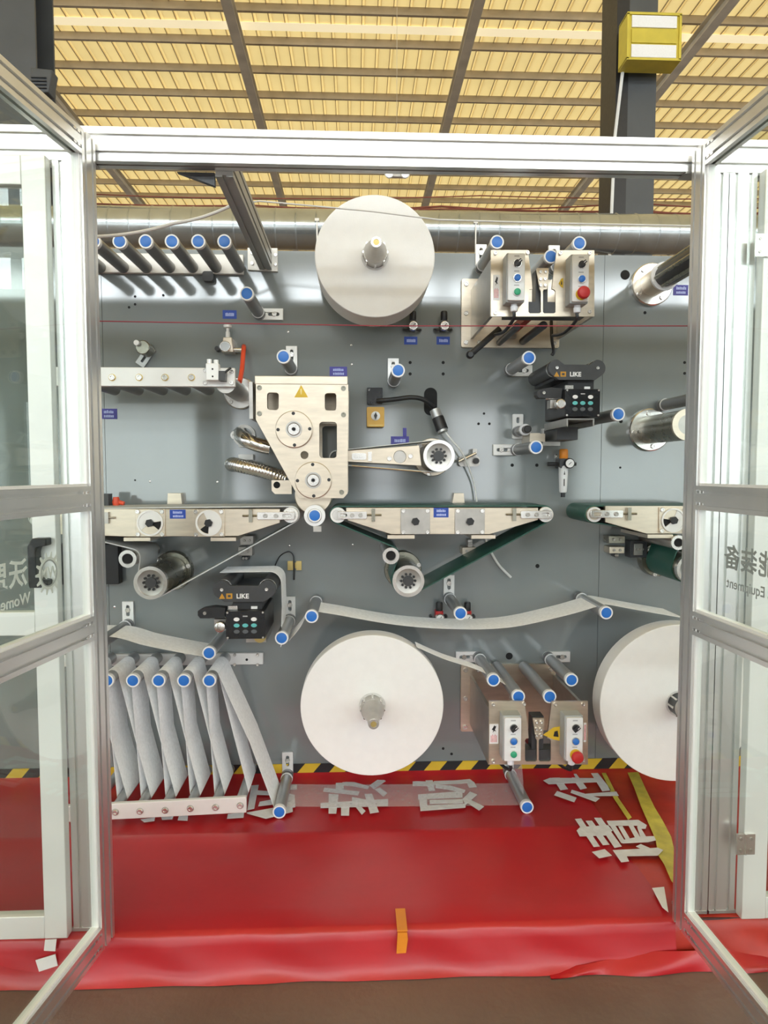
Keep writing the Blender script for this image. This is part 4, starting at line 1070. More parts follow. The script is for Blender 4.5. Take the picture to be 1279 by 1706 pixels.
def tensioner(t, x0, x1, py, end, Y, flip):
    """slotted end block from px x0 to x1 with set screw towards the plate middle"""
    a, c, z0, z1 = rect(min(x0, x1), py - 6.5, max(x0, x1), py + 6.5, Y)
    b = MB(); w = c - a
    hs = (a + 0.10*w, a + 0.32*w) if end < 0 else (c - 0.32*w, c - 0.10*w)
    b.prism(rrect(a, c, z0, z1, 0.004, 2), Y - 0.012, Y - 0.0003, [rrect(hs[0], hs[1], z0 + 0.008, z1 - 0.008, 0.003, 2)]); tn = b.build('tension_block', 'steel_bright', t, 0.001)
    for k in (0.5, 0.78):
        xx = a + w*k if end < 0 else c - w*k
        bolt(tn, xx, (z0 + z1)/2, Y - 0.012, 0.0075, 'steel_dull')
    xs = c if end < 0 else a; d = 1 if end < 0 else -1
    b = MB(); zc = (z0 + z1)/2
    b.rod((xs, Y - 0.006, zc), (xs + d*0.05, Y - 0.006, zc), 0.0035, 8)
    b.box(min(xs + d*0.016, xs + d*0.028), max(xs + d*0.016, xs + d*0.028), Y - 0.014, Y + 0.0, zc - 0.022, zc + 0.022); b.build('set_screw', 'steel_olive', tn)
def cover_plate(t, x0, y0, x1, y1, Y, dial=False, cut=0.0):
    a, c, z0, z1 = rect(x0, y0, x1, y1, Y); cx, cz = (a + c)/2, (z0 + z1)/2
    b = MB(); b.prism([(a, z0), (c, z0), (c, z1), (a, z1)], Y - 0.006, Y - 0.0003); o = b.build('cover_plate', 'steel_dull' if not dial else 'steel', t, 0.001)
    for sx in (-1, 1):
        for sz in (-1, 1): bolt(o, cx + sx*(c - a)*0.41, cz + sz*(z1 - z0)*0.41, Y - 0.006, 0.0075)
    if dial:
        r = min(c - a, z1 - z0)*0.47
        b = MB(); b.ring((cx, Y - 0.006, cz), r, r*0.86, -0.005, 0, 40); b.build('dial_ring', 'white_bar', o)
        b = MB(); pts = [(cx, cz)] + [(cx + r*0.86*math.cos(x), cz + r*0.86*math.sin(x)) for x in [cut + k*PI*1.15/14 for k in range(15)]]
        b.prism(pts, Y - 0.0085, Y - 0.006); b.build('dial_sector', 'white_bar', o)
        b = MB(); pts = [(cx, cz)] + [(cx + r*0.82*math.cos(x), cz + r*0.82*math.sin(x)) for x in [cut - 0.9 + k*0.85/8 for k in range(9)]]
        b.prism(pts, Y - 0.0075, Y - 0.006); b.build('dial_gap', 'dark_hole', o)
    b = MB(); b.prism([(cx + 0.014*math.cos(k*PI/3 + 0.2), cz + 0.014*math.sin(k*PI/3 + 0.2)) for k in range(6)], Y - 0.018, Y - 0.006); b.build('hex_nut', 'black', o)
    return o
def end_roller(t, px, py, r, Y, m='steel_bright'):
    p = at(px, py, Y)
    b = MB(); b.cyl((p.x, 0, p.z), r, Y - 0.004, -0.06, 28, ch=0.0015); o = b.build('end_roller', m, t)
    b = MB(); b.ring((p.x, Y - 0.004, p.z), r*0.98, r*0.72, -0.004, 0.002, 28); b.build('roller_rim', 'white_bar', o)
    return (p.x, p.z, r)
def drum(t, px, py, r, Y, name='drive_drum', m='steel_olive', base=True, tooth=True):
    p = at(px, py, Y)
    b = MB(); b.cyl((p.x, 0, p.z), r, Y + 0.012, -0.045, 40); o = b.build(name, m, t)
    b = MB(); b.ring((p.x, 0, p.z), r*1.01, r*0.80, Y - 0.004, Y + 0.014, 40); b.build('rim', 'steel_bright', o)
    b = MB(); b.lathe((p.x, 0, p.z), [(r*0.45, Y + 0.010), (r*0.80, Y + 0.006), (r*0.80, Y + 0.012)], 36); b.build('face', 'steel_dull', o)
    b = MB(); b.cyl((p.x, 0, p.z), r*0.33, Y - 0.002, Y + 0.012, 24); b.build('core', 'charcoal', o)
    for k in range(10):
        an = 2*PI*k/10; b = MB(); b.cyl((p.x + r*0.44*math.cos(an), Y + 0.006, p.z + r*0.44*math.sin(an)), r*0.085, -0.004, 0.004, 8); b.build('clamp_screw', 'black', o)
    if base:
        b = MB(); b.lathe((p.x, 0, p.z), [(r*1.28, -0.040), (r*1.32, -0.036), (r*1.32, -0.0005)], 40); b.build('flange', m, o)
        for k in range(3):
            an = PI*0.1 + 2*PI*k/3; bolt(o, p.x + r*1.16*math.cos(an), p.z + r*1.16*math.sin(an), -0.040, 0.009)
    return (p.x, p.z, r)
def small_idler(t, px, py, r, Y):
    p = at(px, py, Y)
    b = MB(); b.cyl((p.x, 0, p.z), r, Y + 0.006, -0.02, 28); o = b.build('idler', 'steel_dull', t)
    b = MB(); b.ring((p.x, 0, p.z), r*1.06, r*0.66, Y - 0.004, Y + 0.006, 30); b.build('idler_rim', 'steel_bright', o)
    b = MB(); b.cyl((p.x, 0, p.z), r*0.6, Y + 0.001, Y + 0.008, 22); b.build('bore', 'dark_hole', o)
    return (p.x, p.z, r)
def belt(t, circles, m, y0=-0.262, y1=-0.055, th=0.004):
    b = MB(); b.ribbon(arc_path(circles), y0, y1, th, True); return b.build('belt', m, t, smooth=1.0)
def conveyor(label, plate_px, loc_px, rear=True):
    p = at(*loc_px, CK)
    t = thing('belt_conveyor', (p.x, -0.15, p.z), label, 'conveyor', 'belt conveyors across the panel')
    pl = poly(plate_px, CK)
    b = MB(); b.prism(pl, CK, CK + 0.014); b.build('side_plate', 'steel', t, 0.001)
    b = MB(); b.prism(pl, -0.05, -0.038); b.build('rear_plate', 'steel_dull', t)
    return t
# middle
t = conveyor('middle belt conveyor with green belt and two square covers', [(579, 867), (651, 890), (815, 890), (896, 866), (896, 846), (576, 846)], (735, 895))
RC = 0.0270
cover_plate(t, 667, 847, 716, 890, CK); cover_plate(t, 757, 847, 807, 890, CK)
sticker(722, 846, 747, 862, None, 'label_blue', CK - 0.0005, ((0.15, 0.4), (0.55, 0.85)), t)
tensioner(t, 562, 611, 858, -1, CK, False); tensioner(t, 866, 918, 857, 1, CK, False)
A = end_roller(t, 563, 858, RC, -0.270); B = end_roller(t, 908, 857, RC, -0.270)
D = drum(t, 680, 968, 0.054, -0.300, tooth=True); I = small_idler(t, 651, 926, 0.027, -0.296)
belt(t, [(A[0], A[1], RC + 0.002, 1), (B[0], B[1], RC + 0.002, 1), (D[0], D[1], 0.056, 1), (I[0], I[1], 0.029, -1)], 'belt_green')
for (x0, x1) in ((645, 690), (784, 824)):
    a, c, z0, z1 = rect(x0, 891, x1, 897, CK); b = MB(); b.box(a, c, CK - 0.012, -0.05, z0, z1); b.build('foot_rail', 'steel', t)
a, c, z0, z1 = rect(752, 822, 776, 842, -0.05)
b = MB(); b.prism([(a, z0 - 0.02), (c, z0 - 0.02), (c - 0.006, z1), (a + 0.012, z1)], -0.035, -0.001); b.build('rear_bracket', 'steel', t)
# left
t = conveyor('left belt conveyor with pale belt and round dials', [(60, 870), (100, 890), (211, 894), (397, 893), (466, 871), (466, 848), (60, 848)], (300, 897))
cover_plate(t, 227, 848, 275, 894, CK, True, 0.2); cover_plate(t, 323, 848, 374, 894, CK, True, -1.6)
sticker(283, 849, 309, 864, None, 'label_blue', CK - 0.0005, ((0.15, 0.4), (0.55, 0.85)), t)
tensioner(t, 429, 491, 859, 1, CK, False)
a, c, z0, z1 = rect(172, 853, 182, 872, CK); b = MB(); b.box(a, c, CK - 0.012, CK - 0.0003, z0, z1); b.rod((c, CK - 0.006, (z0 + z1)/2), (c + 0.02, CK - 0.006, (z0 + z1)/2), 0.0035, 8); b.build('set_screw', 'steel_dull', t)
B = end_roller(t, 484, 858, RC, -0.270); A = end_roller(t, 60, 866, RC*0.6, -0.270)
D = drum(t, 251, 971, 0.0555, -0.305); I = small_idler(t, 213, 931, 0.028, -0.296)
belt(t, [(A[0], A[1] + 0.008, RC*0.6 + 0.012, 1), (B[0], B[1], RC + 0.002, 1), (D[0], D[1], 0.0575, 1), (I[0], I[1], 0.030, -1)], 'belt_grey')
for (x0, x1) in ((208, 252), (352, 394)):
    a, c, z0, z1 = rect(x0, 895, x1, 901, CK); b = MB(); b.box(a, c, CK - 0.012, -0.05, z0, z1); b.build('foot_rail', 'steel', t)
a, c, z0, z1 = rect(276, 822, 302, 842, -0.05)
b = MB(); b.prism([(a, z0 - 0.02), (c, z0 - 0.02), (c - 0.006, z1), (a + 0.004, z1)], -0.035, -0.001); b.build('rear_bracket', 'steel', t)
# right
t = conveyor('right belt conveyor with green belt, partly behind the post', [(1008, 870), (1076, 889), (1190, 889), (1190, 843), (1008, 843)], (1090, 893))
cover_plate(t, 1096, 845, 1143, 888, CK, True, -2.4)
tensioner(t, 982, 1036, 856, -1, CK, False)
A = end_roller(t, 989, 857, RC, -0.270, 'steel'); B = end_roller(t, 1200, 857, RC, -0.270)
I = small_idler(t, 1129, 904, 0.024, -0.300); D = drum(t, 1150, 948, 0.05, -0.295)
belt(t, [(A[0], A[1], RC + 0.002, 1), (B[0], B[1], RC + 0.002, 1), (D[0], D[1], 0.052, 1), (I[0], I[1], 0.026, -1)], 'belt_green')
a, c, z0, z1 = rect(1076, 890, 1118, 896, CK); b = MB(); b.box(a, c, CK - 0.012, -0.05, z0, z1); b.build('foot_rail', 'steel', t)
# small arm conveyor right of the cutter
AK = -0.22
p = at(650, 780, AK)
t = thing('arm_conveyor', (p.x, -0.1, p.z), 'narrow arm conveyor ending in a round steel drum', 'conveyor')
b = MB(); dk = at(666, 761, AK)
b.prism(poly([(560, 768), (702, 776), (698, 742), (560, 752)], AK), AK, AK + 0.012, [circ(dk.x, dk.z, 10.5*S(AK), 24)]); b.build('arm_plate', 'steel', t, 0.001)
b = MB(); b.cyl((dk.x, AK + 0.004, dk.z), 10.2*S(AK), 0.0, 0.01, 24); b.build('shaft_end', 'steel_dull', t)
for (px, py) in ((648.5, 764), (683.5, 760)): q = at(px, py, AK); bolt(t, q.x, q.z, AK, 0.0085)
a, c, z0, z1 = rect(586, 755, 610, 766, AK); b = MB(); b.prism(rrect(a, c, z0, z1, 0.006), AK - 0.008, AK - 0.0003); b.build('tension_block', 'steel_bright', t)
for px in (593, 601): q = at(px, 760.5, AK); bolt(t, q.x, q.z, AK - 0.008, 0.006)
a, c, z0, z1 = rect(613, 753, 619, 768, AK); b = MB(); b.box(a, c, AK - 0.012, AK - 0.0003, z0, z1); b.build('set_screw', 'steel_bright', t)
D = drum(t, 731, 759.5, 0.0545, -0.24, m='steel')
q = at(560, 762, AK)
b = MB(); b.ribbon(arc_path([(q.x, q.z, 0.024, 1), (D[0], D[1], 0.0565, 1)]), -0.225 + 0.02, -0.06, 0.003, True); b.build('belt', 'belt_grey', t, smooth=1)
b = MB(); b.rod(at(586, 776, AK), at(716, 787, AK), 0.0025, 6); b.rod(at(716, 787, AK), at(718, 792, AK), 0.0025, 6); b.build('guard_wire', 'steel_bright', t)
# ================================================================== CONTROL STATIONS
def push_button(par, x, z, y, r, m, ringm='steel_bright', name='push_button', dome=0.012):
    b = MB(); b.ring((x, y, z), r*1.18, r*0.9, -0.006, 0, 24); o = b.build(name + '_ring', ringm, par)
    b = MB(); b.lathe((x, y, z), [(r*0.6, -dome - 0.001), (r*0.95, -dome + 0.001), (r, -dome + 0.004), (r, 0)], 24); b.build(name, m, par)
def control_box(t, x0, y0, x1, y1, Y, Yb, third, tag_label):
    a, c, z0, z1 = rect(x0, y0, x1, y1, Y)
    b = MB(); b.prism(rrect(a - 0.004, c + 0.004, z0 - 0.004, z1 + 0.004, 0.004, 2), Y + 0.012, Yb); bx = b.build('control_box', 'box_grey', t, 0.001)
    b = MB(); b.prism(rrect(a, c, z0, z1, 0.003, 2), Y, Y + 0.0118); b.build('face_plate', 'box_white', bx)
    cx = (a + c)/2 + 0.002; h = z1 - z0
    # selector
    zz = z0 + h*0.78
    b = MB(); b.ring((cx, Y, zz), 0.0125, 0.0100, -0.005, 0, 24); b.build('selector_ring', 'steel_bright', bx)
    b = MB(); b.lathe((cx, Y, zz), [(0.010, -0.010), (0.011, -0.008), (0.011, 0)], 20); b.add([], [])
    ang = 0.7; dx, dz = math.cos(ang), math.sin(ang)
    q = [(cx + dx*u - dz*v, zz + dz*u + dx*v) for u, v in ((-0.012, -0.0045), (0.012, -0.0045), (0.012, 0.0045), (-0.012, 0.0045))]
    b.prism(q, Y - 0.020, Y - 0.009); b.build('selector_knob', 'black', bx)
    b = MB(); q = [(cx + dx*u - dz*v, zz + dz*u + dx*v) for u, v in ((0.002, -0.001), (0.011, -0.001), (0.011, 0.001), (0.002, 0.001))]; b.prism(q, Y - 0.0206, Y - 0.0199); b.build('selector_mark', 'ink_white', bx)
    push_button(bx, cx, z0 + h*0.47, Y, 0.0105, 'cap_blue', name='blue_button')
    if third == 'green':
        push_button(bx, cx, z0 + h*0.17, Y, 0.0105, 'green', 'box_white', 'green_button')
    else:
        b = MB(); b.lathe((cx + 0.001, Y, z0 + h*0.15), [(0.010, -0.034), (0.016, -0.032), (0.0195, -0.027), (0.020, -0.022), (0.016, -0.018), (0.010, -0.014), (0.010, 0)], 28); b.build('emergency_button', 'red', bx)
        b = MB(); b.cyl((cx + 0.001, Y, z0 + h*0.15), 0.018, -0.003, 0, 24); b.build('button_collar', 'yellow', bx)
    for zz in (0.94, 0.62, 0.32):
        b = MB(); b.box(cx - 0.009, cx + 0.007, Y - 0.0004, Y - 0.0001, z0 + h*zz - 0.002, z0 + h*zz + 0.002); b.build('print', 'ink_grey', bx)
    ym = (Y + Yb)/2 + 0.005
    b = MB(); b.lathe((cx, ym, 0), [(0.008, z0 - 0.028), (0.011, z0 - 0.026), (0.012, z0 - 0.012), (0.010, z0 - 0.010), (0.010, z0 - 0.003)], 14, 'Z'); b.build('cable_gland', 'cap_white', bx)
    b = MB(); b.tube(smooth_path([(cx, ym, z0 - 0.027), (cx, ym + 0.01, z0 - 0.05), (cx - 0.01, ym + 0.10, z0 - 0.07), (cx - 0.02, ym + 0.2, z0 - 0.06)], 5), 0.0055, 8); b.build('cable', 'black', bx)
    if tag_label: tag(bx, tag_label)
def station(ox, oy, Y0, k, label, boxes, stickers, arms):
    """ox, oy: pixel of the front plate's upper left corner; k: pixel scale of the plate; Y0 depth of front plate"""
    def g(u, v): return (ox + (u - 306)/5.33*k, oy + (v - 140)/5.33*k)
    out = [g(*p) for p in ((306, 140), (635, 140), (668, 400), (674, 485), (650, 490), (640, 505), (640, 690), (652, 702), (738, 702), (750, 690), (750, 505), (738, 487), (712, 305), (718, 300), (814, 300), (820, 308), (805, 487), (775, 492),
           (768, 505), (768, 690), (780, 702), (868, 702), (880, 690), (880, 505), (866, 490), (846, 485), (890, 142), (1225, 142), (1225, 730), (306, 730))]
    p = at(*g(765, 730), Y0)
    t = thing('web_guide_station', (p.x, Y0/2, p.z), label, 'control station', 'web guide control stations')
    pl = poly(list(reversed(out)), Y0)
    b = MB(); b.prism(pl, Y0, Y0 + 0.008); b.build('front_plate', 'steel', t)
    for (u, v) in ((345, 170), (345, 700), (1180, 690), (1180, 170), (630, 165), (920, 170)):
        q = at(*g(u, v), Y0); bolt(t, q.x, q.z, Y0, 0.0065)
    for (u, v) in ((745, 335), (790, 335), (745, 400), (785, 400), (745, 455), (785, 455)):
        q = at(*g(u, v), Y0); bolt(t, q.x, q.z, Y0, 0.005, 'steel_bright', 'tongue_bolt')
    X0, X1 = pl[-1][0], pl[2][0]
    X0 = min(p_[0] for p_ in pl); X1 = max(p_[0] for p_ in pl); Z0 = min(p_[1] for p_ in pl); Z1 = max(p_[1] for p_ in pl)
    # back plate bolted to the panel and two longitudinal side walls
    bx0 = X0 - 0.035; bx1 = X1 - 0.0
    b = MB(); b.prism(rrect(bx0, bx1, Z0 - 0.03, Z1 + 0.012, 0.008), -0.014, -0.0005); b.build('back_plate', 'steel', t, 0.001)
    for zz in (Z0 - 0.012, (Z0 + Z1)/2 - 0.01, Z1 - 0.008):
        for xx in (bx0 + 0.018, bx0 + 0.068): bolt(t, xx, zz, -0.014, 0.009)
    for zz in (Z0 - 0.012, Z1 - 0.008): bolt(t, bx1 - 0.02, zz, -0.014, 0.009)
    for xx, zt in ((X0 + 0.006, Z1 - 0.03), (X1 - 0.006, Z1 - 0.03)):
        b = MB(); b.prism([(xx - 0.005, Z0 + 0.002), (xx + 0.005, Z0 + 0.002), (xx + 0.005, zt), (xx - 0.005, zt)], Y0 + 0.0085, -0.0145); b.build('side_wall', 'steel_dull', t)
    b = MB(); b.box(X0 + 0.05, X1 - 0.03, Y0 + 0.009, Y0 + 0.06, Z0 + 0.002, Z0 + 0.05); b.build('base_block', 'charcoal', t)
    # guide tubes between the plates
    for i, (px, py) in enumerate(arms):
        q = at(px, py, Y0 + 0.03)
        b = MB(); b.cyl((q.x, 0, q.z), 0.0215, Y0 + 0.04, -0.0145, 22); o = b.build('guide_tube', 'roller_light', t)
        b = MB(); b.ring((q.x, 0, q.z), 0.0225, 0.018, Y0 + 0.026, Y0 + 0.04, 24); b.build('end_ring', 'cap_white', o)
        b = MB(); b.cyl((q.x, 0, q.z), 0.0178, Y0 + 0.025, Y0 + 0.036, 24); b.build('end_cap', 'cap_blue', o)
    xm = (X0 + X1)/2
    b = MB(); b.box(xm - 0.012, xm + 0.012, Y0 + 0.05, -0.0145, Z0 + 0.03, Z0 + 0.055); b.build('sensor_fork', 'red', t)
    b = MB(); b.box(xm - 0.02, xm + 0.02, Y0 + 0.015, Y0 + 0.06, Z0 + 0.05, Z1 - 0.06); b.build('slide_block', 'charcoal', t)
    b = MB(); b.cyl((xm - 0.06, 0, Z0 - 0.012), 0.012, -0.30, -0.0145, 14); b.cyl((xm + 0.03, 0, Z0 - 0.006), 0.014, -0.30, -0.0145, 14); b.build('slide_rod', 'charcoal', t)
    for bxs in boxes: control_box(t, *bxs)
    for (x0, y0, x1, y1, kind) in stickers:
        Ys = Y0 - 0.0003
        a, c, z0, z1 = rect(x0, y0, x1, y1, Ys); w = c - a; h = z1 - z0
        if kind == 'bird':
            b = MB(); b.box(a, c, Ys - 0.001, Ys, z0, z1); o = b.build('warning_sticker', 'ink_white', t)
            b = MB(); b.prism([(a + w*u, z0 + h*v) for u, v in ((0.25, 0.72), (0.4, 0.82), (0.55, 0.95), (0.62, 0.88), (0.75, 0.92), (0.7, 0.8), (0.6, 0.72), (0.75, 0.62), (0.55, 0.66), (0.35, 0.56), (0.45, 0.68))], Ys - 0.0014, Ys - 0.001); b.build('hand_symbol', 'black', o)
            b = MB()
            for k in range(5): b.box(a + w*(0.15 + 0.15*k), a + w*(0.24 + 0.15*k), Ys - 0.0014, Ys - 0.001, z0 + h*0.08, z0 + h*(0.42 + 0.05*(k % 2)))
            b.build('red_print', 'sticker_pink', o)
        elif kind == 'triangle':
            b = MB(); b.prism([(a, z0 + h*0.45), (a + w*0.5, z0 + h*0.15), (c, z0), (c, z1), (a + w*0.5, z1 - h*0.1)], Ys - 0.001, Ys); o = b.build('warning_sticker', 'yellow', t)
            b = MB(); b.prism([(a + w*0.5, z0 + h*0.35), (a + w*0.75, z0 + h*0.3), (a + w*0.7, z0 + h*0.7), (a + w*0.55, z0 + h*0.65)], Ys - 0.0014, Ys - 0.001); b.build('symbol', 'black', o)
        else:
            b = MB(); b.box(a, c, Ys - 0.001, Ys, z0, z1); o = b.build('warning_sticker', 'ink_white', t)
            b = MB(); b.box(a + w*0.2, a + w*0.8, Ys - 0.0014, Ys - 0.001, z0 + h*0.1, z0 + h*0.9); b.build('red_print', 'sticker_pink', o)
    return t
SY = -0.395
ts = station(817.5, 416.5, SY, 1.0, 'upper right control station with green and red button boxes',
    [(846, 422, 874, 500, SY - 0.062, SY - 0.0003, 'green', 'grey control box with green bottom button'), (953, 424, 981, 502, SY - 0.062, SY - 0.0003, 'red', 'grey control box with red mushroom button')],
    [(821, 458, 832, 500, 'bird'), (930, 463, 938, 480, 'triangle')], [(917, 428)])
ts2 = station(814.5, 1168, SY, 0.955, 'lower right control station with white sticker and two button boxes',
    [(840, 1196, 868, 1268, SY - 0.062, SY - 0.0003, 'green', 'lower grey control box with green button'), (943, 1196, 971, 1268, SY - 0.062, SY - 0.0003, 'red', 'lower grey control box with red mushroom button')],
    [(814.8, 1206, 830, 1239, 'bird'), (904, 1209, 939, 1236, 'triangle'), (971.5, 1204, 976.5, 1236, 'pink')], [(863, 1160), (915, 1160)])
# black clamp lever and loose cable end under the upper station
b = MB(); b.rod(at(832, 548, -0.2), at(783, 591, -0.22), 0.011, 10); b.lathe(at(783, 591, -0.22), [(0.009, -0.012), (0.014, -0.004), (0.014, 0.006), (0.008, 0.012)], 12)
tag(b.build('clamp_lever', 'black'), 'black clamp lever pointing down under the upper control station', 'lever')
b = MB(); b.tube(smooth_path([at(918, 535, -0.12), at(919, 565, -0.14), at(922, 585, -0.15), at(919, 592, -0.15)], 5), 0.006, 8)
tag(b.build('cable_end', 'black'), 'black cable end hanging below the upper control station', 'cable')
b = MB(); a_ = at(835, 560, -0.03); b.cyl((a_.x, -0.03, a_.z), 0.02, -0.02, 0.015, 18); b.box(a_.x + 0.01, a_.x + 0.055, -0.04, -0.02, a_.z - 0.008, a_.z + 0.006)
tag(b.build('clamp_hub', 'steel_dull'), 'small steel clamp hub on the upper station back plate', 'clamp')
b = MB(); b.rod(at(828, 1252, -0.3), at(850, 1272, -0.34), 0.008, 10)
tag(b.build('clamp_lever', 'black'), 'black clamp lever behind the lower green button box', 'lever')
# ================================================================== SENSOR UNITS
def like_unit(ax, ay, scale, Y, label, drum_dx, box, bracket_low):
    """ax, ay: pixel of the arm plate centre; box: pixel rect of the keypad face"""
    p = at(ax, ay, Y)
    t = thing('edge_sensor', (p.x, Y/2, at(ax, box[3], Y).z), label, 'sensor', 'black web edge sensors')
    s = S(Y)*scale
    # arm plate: bar with two round lobes
    L = 37*s; R = 15*s; top = []
    pts = []
    for cx, a0, a1 in ((-L, PI*0.45, PI*1.32), (L, PI*1.68, PI*2.55)):
        for k in range(13):
            a = a0 + (a1 - a0)*k/12; pts.append((p.x + cx + R*math.cos(a), p.z + 3*s + R*math.sin(a)))
    lo = [(p.x - L + 4*s, p.z - 18*s), (p.x + L - 4*s, p.z - 18*s)]
    pts = pts[:13] + lo + pts[13:] + [(p.x + L - 14*s, p.z + 9*s), (p.x - L + 14*s, p.z + 9*s)]
    b = MB(); b.prism(pts, Y, Y + 0.02); b.build('arm_plate', 'charcoal', t, 0.001)
    for cx in (-L, L):
        b = MB(); b.cyl((p.x + cx, 0, p.z + 3*s), R*0.96, Y + 0.021, -0.06, 26); o = b.build('sensing_roller', 'charcoal', t)
        b = MB(); b.ring((p.x + cx, 0, p.z + 3*s), R*1.0, R*0.86, Y + 0.021, Y + 0.03, 26); b.build('roller_ring', 'steel_bright', o)
        bolt(t, p.x + cx, p.z + 3*s, Y, 3.2*s, 'steel_bright', 'axle_screw')
    b = MB(); b.box(p.x - L, p.x + L, Y + 0.03, -0.05, p.z - 17*s, p.z + 0*s); b.build('arm_body', 'black', t)
    # writing: brand word and orange symbols
    def TL(x, z, sz, body, m, nm): lettering(nm, body, sz, m, t, Matrix.Translation((x - p.x, Y - 0.0012 - Y/2, z - at(ax, box[3], Y).z)) @ FRONT, 0.0006)
    TL(p.x - 3*s, p.z - 8.5*s, 11*s, 'LIKE', 'ink_white', 'brand_lettering')
    b = MB(); z_ = p.z - 8.5*s
    b.prism([(p.x - 42*s, z_ - 4*s), (p.x - 32*s, z_ - 4*s), (p.x - 37*s, z_ + 5*s)], Y - 0.001, Y - 0.0002); b.build('warning_triangle', 'ink_orange', t)
    b = MB(); b.prism([(p.x - 30*s, z_ - 4*s), (p.x - 20*s, z_ - 4*s), (p.x - 20*s, z_ + 5*s), (p.x - 30*s, z_ + 5*s)], Y - 0.001, Y - 0.0002, [[(p.x - 27.5*s, z_ - 1.5*s), (p.x - 22.5*s, z_ - 1.5*s), (p.x - 22.5*s, z_ + 2.5*s), (p.x - 27.5*s, z_ + 2.5*s)]]); b.build('square_symbol', 'ink_orange', t)
    # keypad box
    YK = Y - 0.012
    a, c, z0, z1 = rect(*box, YK)
    b = MB(); b.prism(rrect(a, c, z0, z1, 0.004, 2), YK + 0.002, -0.10); kb = b.build('keypad_box', 'black', t, 0.001)
    b = MB(); b.prism(rrect(a + 0.001, c - 0.001, z0 + 0.001, z1 - 0.001, 0.004, 2), YK, YK + 0.0018); b.build('keypad_face', 'black_gloss', kb)
    w, h = c - a, z1 - z0
    for (u, v) in ((0.05, 0.05), (0.95, 0.05), (0.05, 0.95), (0.95, 0.95)): bolt(kb, a + w*u, z0 + h*v, YK, 0.0035, 'steel_bright', 'corner_screw', 0.002)
    def key(u, v, m):
        b = MB(); b.prism([(a + w*u + w*0.075*math.cos(k*PI/8), z0 + h*v + h*0.07*math.sin(k*PI/8)) for k in range(16)], YK - 0.001, YK - 0.0001); b.build('key', m, kb)
    for u in (0.28, 0.72): key(u, 0.71, 'ink_white')
    for u in (0.28, 0.5, 0.72): key(u, 0.49, 'teal'); key(u, 0.27, 'ink_dim')
    b = MB(); b.box(a + w*0.44, a + w*0.56, YK - 0.0008, YK - 0.0001, z0 + h*0.80, z0 + h*0.84); b.build('print', 'ink_grey', kb)
    # link between arm and keypad, knob and clamp on the left
    b = MB(); b.box(a + w*0.15, c - w*0.1, Y + 0.02, -0.10, z1 + 0.0005, p.z - 17.2*s); b.build('link_block', 'black', t)
    b = MB(); b.box(c - w*0.38, c - w*0.22, Y + 0.014, Y + 0.0195, z1 + 0.002, z1 + 0.011); b.build('white_tab', 'ink_white', t)
    b = MB(); b.box(a + w*0.05, a + w*0.28, Y + 0.008, Y + 0.0195, z1 + 0.001, z1 + 0.014); b.build('connector', 'steel_bright', t)
    kx, kz = a - 9*s, z0 + h*0.45
    b = MB(); b.lathe((kx, Y, kz), [(7*s, -0.022), (8.5*s, -0.020), (9*s, -0.014), (9*s, 0.0), (5*s, 0.002), (5*s, 0.05)], 28); b.build('adjusting_knob', 'steel_bright', t)
    b = MB(); b.box(a - 22*s, a - 1*s, Y + 0.02, Y + 0.06, kz - 6*s, kz + 9*s); b.build('clamp_block', 'steel_dull', t)
    b = MB(); b.cyl((0, Y + 0.03, kz + 12*s), 2.6*s, a - 30*s, a - 2*s, 12, 'X'); b.build('slide_rod', 'steel_bright', t)
    zz = kz + 15*s
    b = MB(); b.prism([(a - 48*s, zz + 2*s), (a - 44*s, zz - 3*s), (a - 4*s, zz - 3*s), (a - 2*s, zz + 14*s), (a - 22*s, zz + 16*s), (a - 40*s, zz + 13*s), (a - 48*s, zz + 9*s)], Y + 0.01, Y + 0.05); b.build('sensor_fork', 'black', t)
    q = (a - 36*s, zz + 6*s); bolt(t, q[0], q[1], Y + 0.01, 3*s, 'steel_dull')
    # long bracket back to the panel
    if bracket_low:
        b = MB(); b.prism([(a + w*0.1, z0 - 0.004), (c - w*0.1, z0 - 0.004), (c - w*0.1, z0 - 0.03), (c - w*0.14, z0 - 0.03), (c - w*0.14, z0 - 0.009), (a + w*0.14, z0 - 0.009), (a + w*0.14, z0 - 0.03), (a + w*0.1, z0 - 0.03)], YK + 0.02, -0.05); b.build('channel_bracket', 'steel_dull', t)
        b = MB(); b.box(a + w*0.16, c - w*0.2, -0.19, -0.0005, z0 - 0.07, z0 - 0.025); b.build('mount_arm', 'charcoal', t)
        b = MB(); b.box(a + w*0.12, c - w*0.3, -0.02, -0.0003, z0 - 0.085, z0 - 0.02); b.build('mount_foot', 'alu_flat', t)
    else:
        b = MB(); b.box(a + w*0.3, c - w*0.15, -0.17, -0.0005, z0 - 0.055, z0 + 0.02); b.build('mount_arm', 'steel_dull', t)
        b = MB(); b.cyl((c - w*0.3, 0, z0 - 0.03), 0.022, -0.19, -0.171, 20); b.build('mount_hub', 'brass', t)
    return t
mat('ink_dim', (0.10, 0.11, 0.12), 0.6, 0, 0.05, 60)
like_unit(961, 616, 0.93, -0.33, 'upper right black edge sensor with keypad and white lettering', -30, (941, 648, 1000, 694), True)
like_unit(407, 985, 1.0, -0.33, 'lower left black edge sensor with keypad and white lettering', 0, (376, 1018, 441, 1065), False)
# bracket foot blocks below the upper sensor
a, c, z0, z1 = rect(880, 722, 897, 737, -0.10)
b = MB(); b.box(a, c, -0.12, -0.0005, z0, z1); b.box(c, c + 0.02, -0.115, -0.0005, z0 + 0.002, z1 - 0.002)
tag(b.build('clamp_block', 'steel'), 'small steel clamp block beneath the upper edge sensor', 'block')
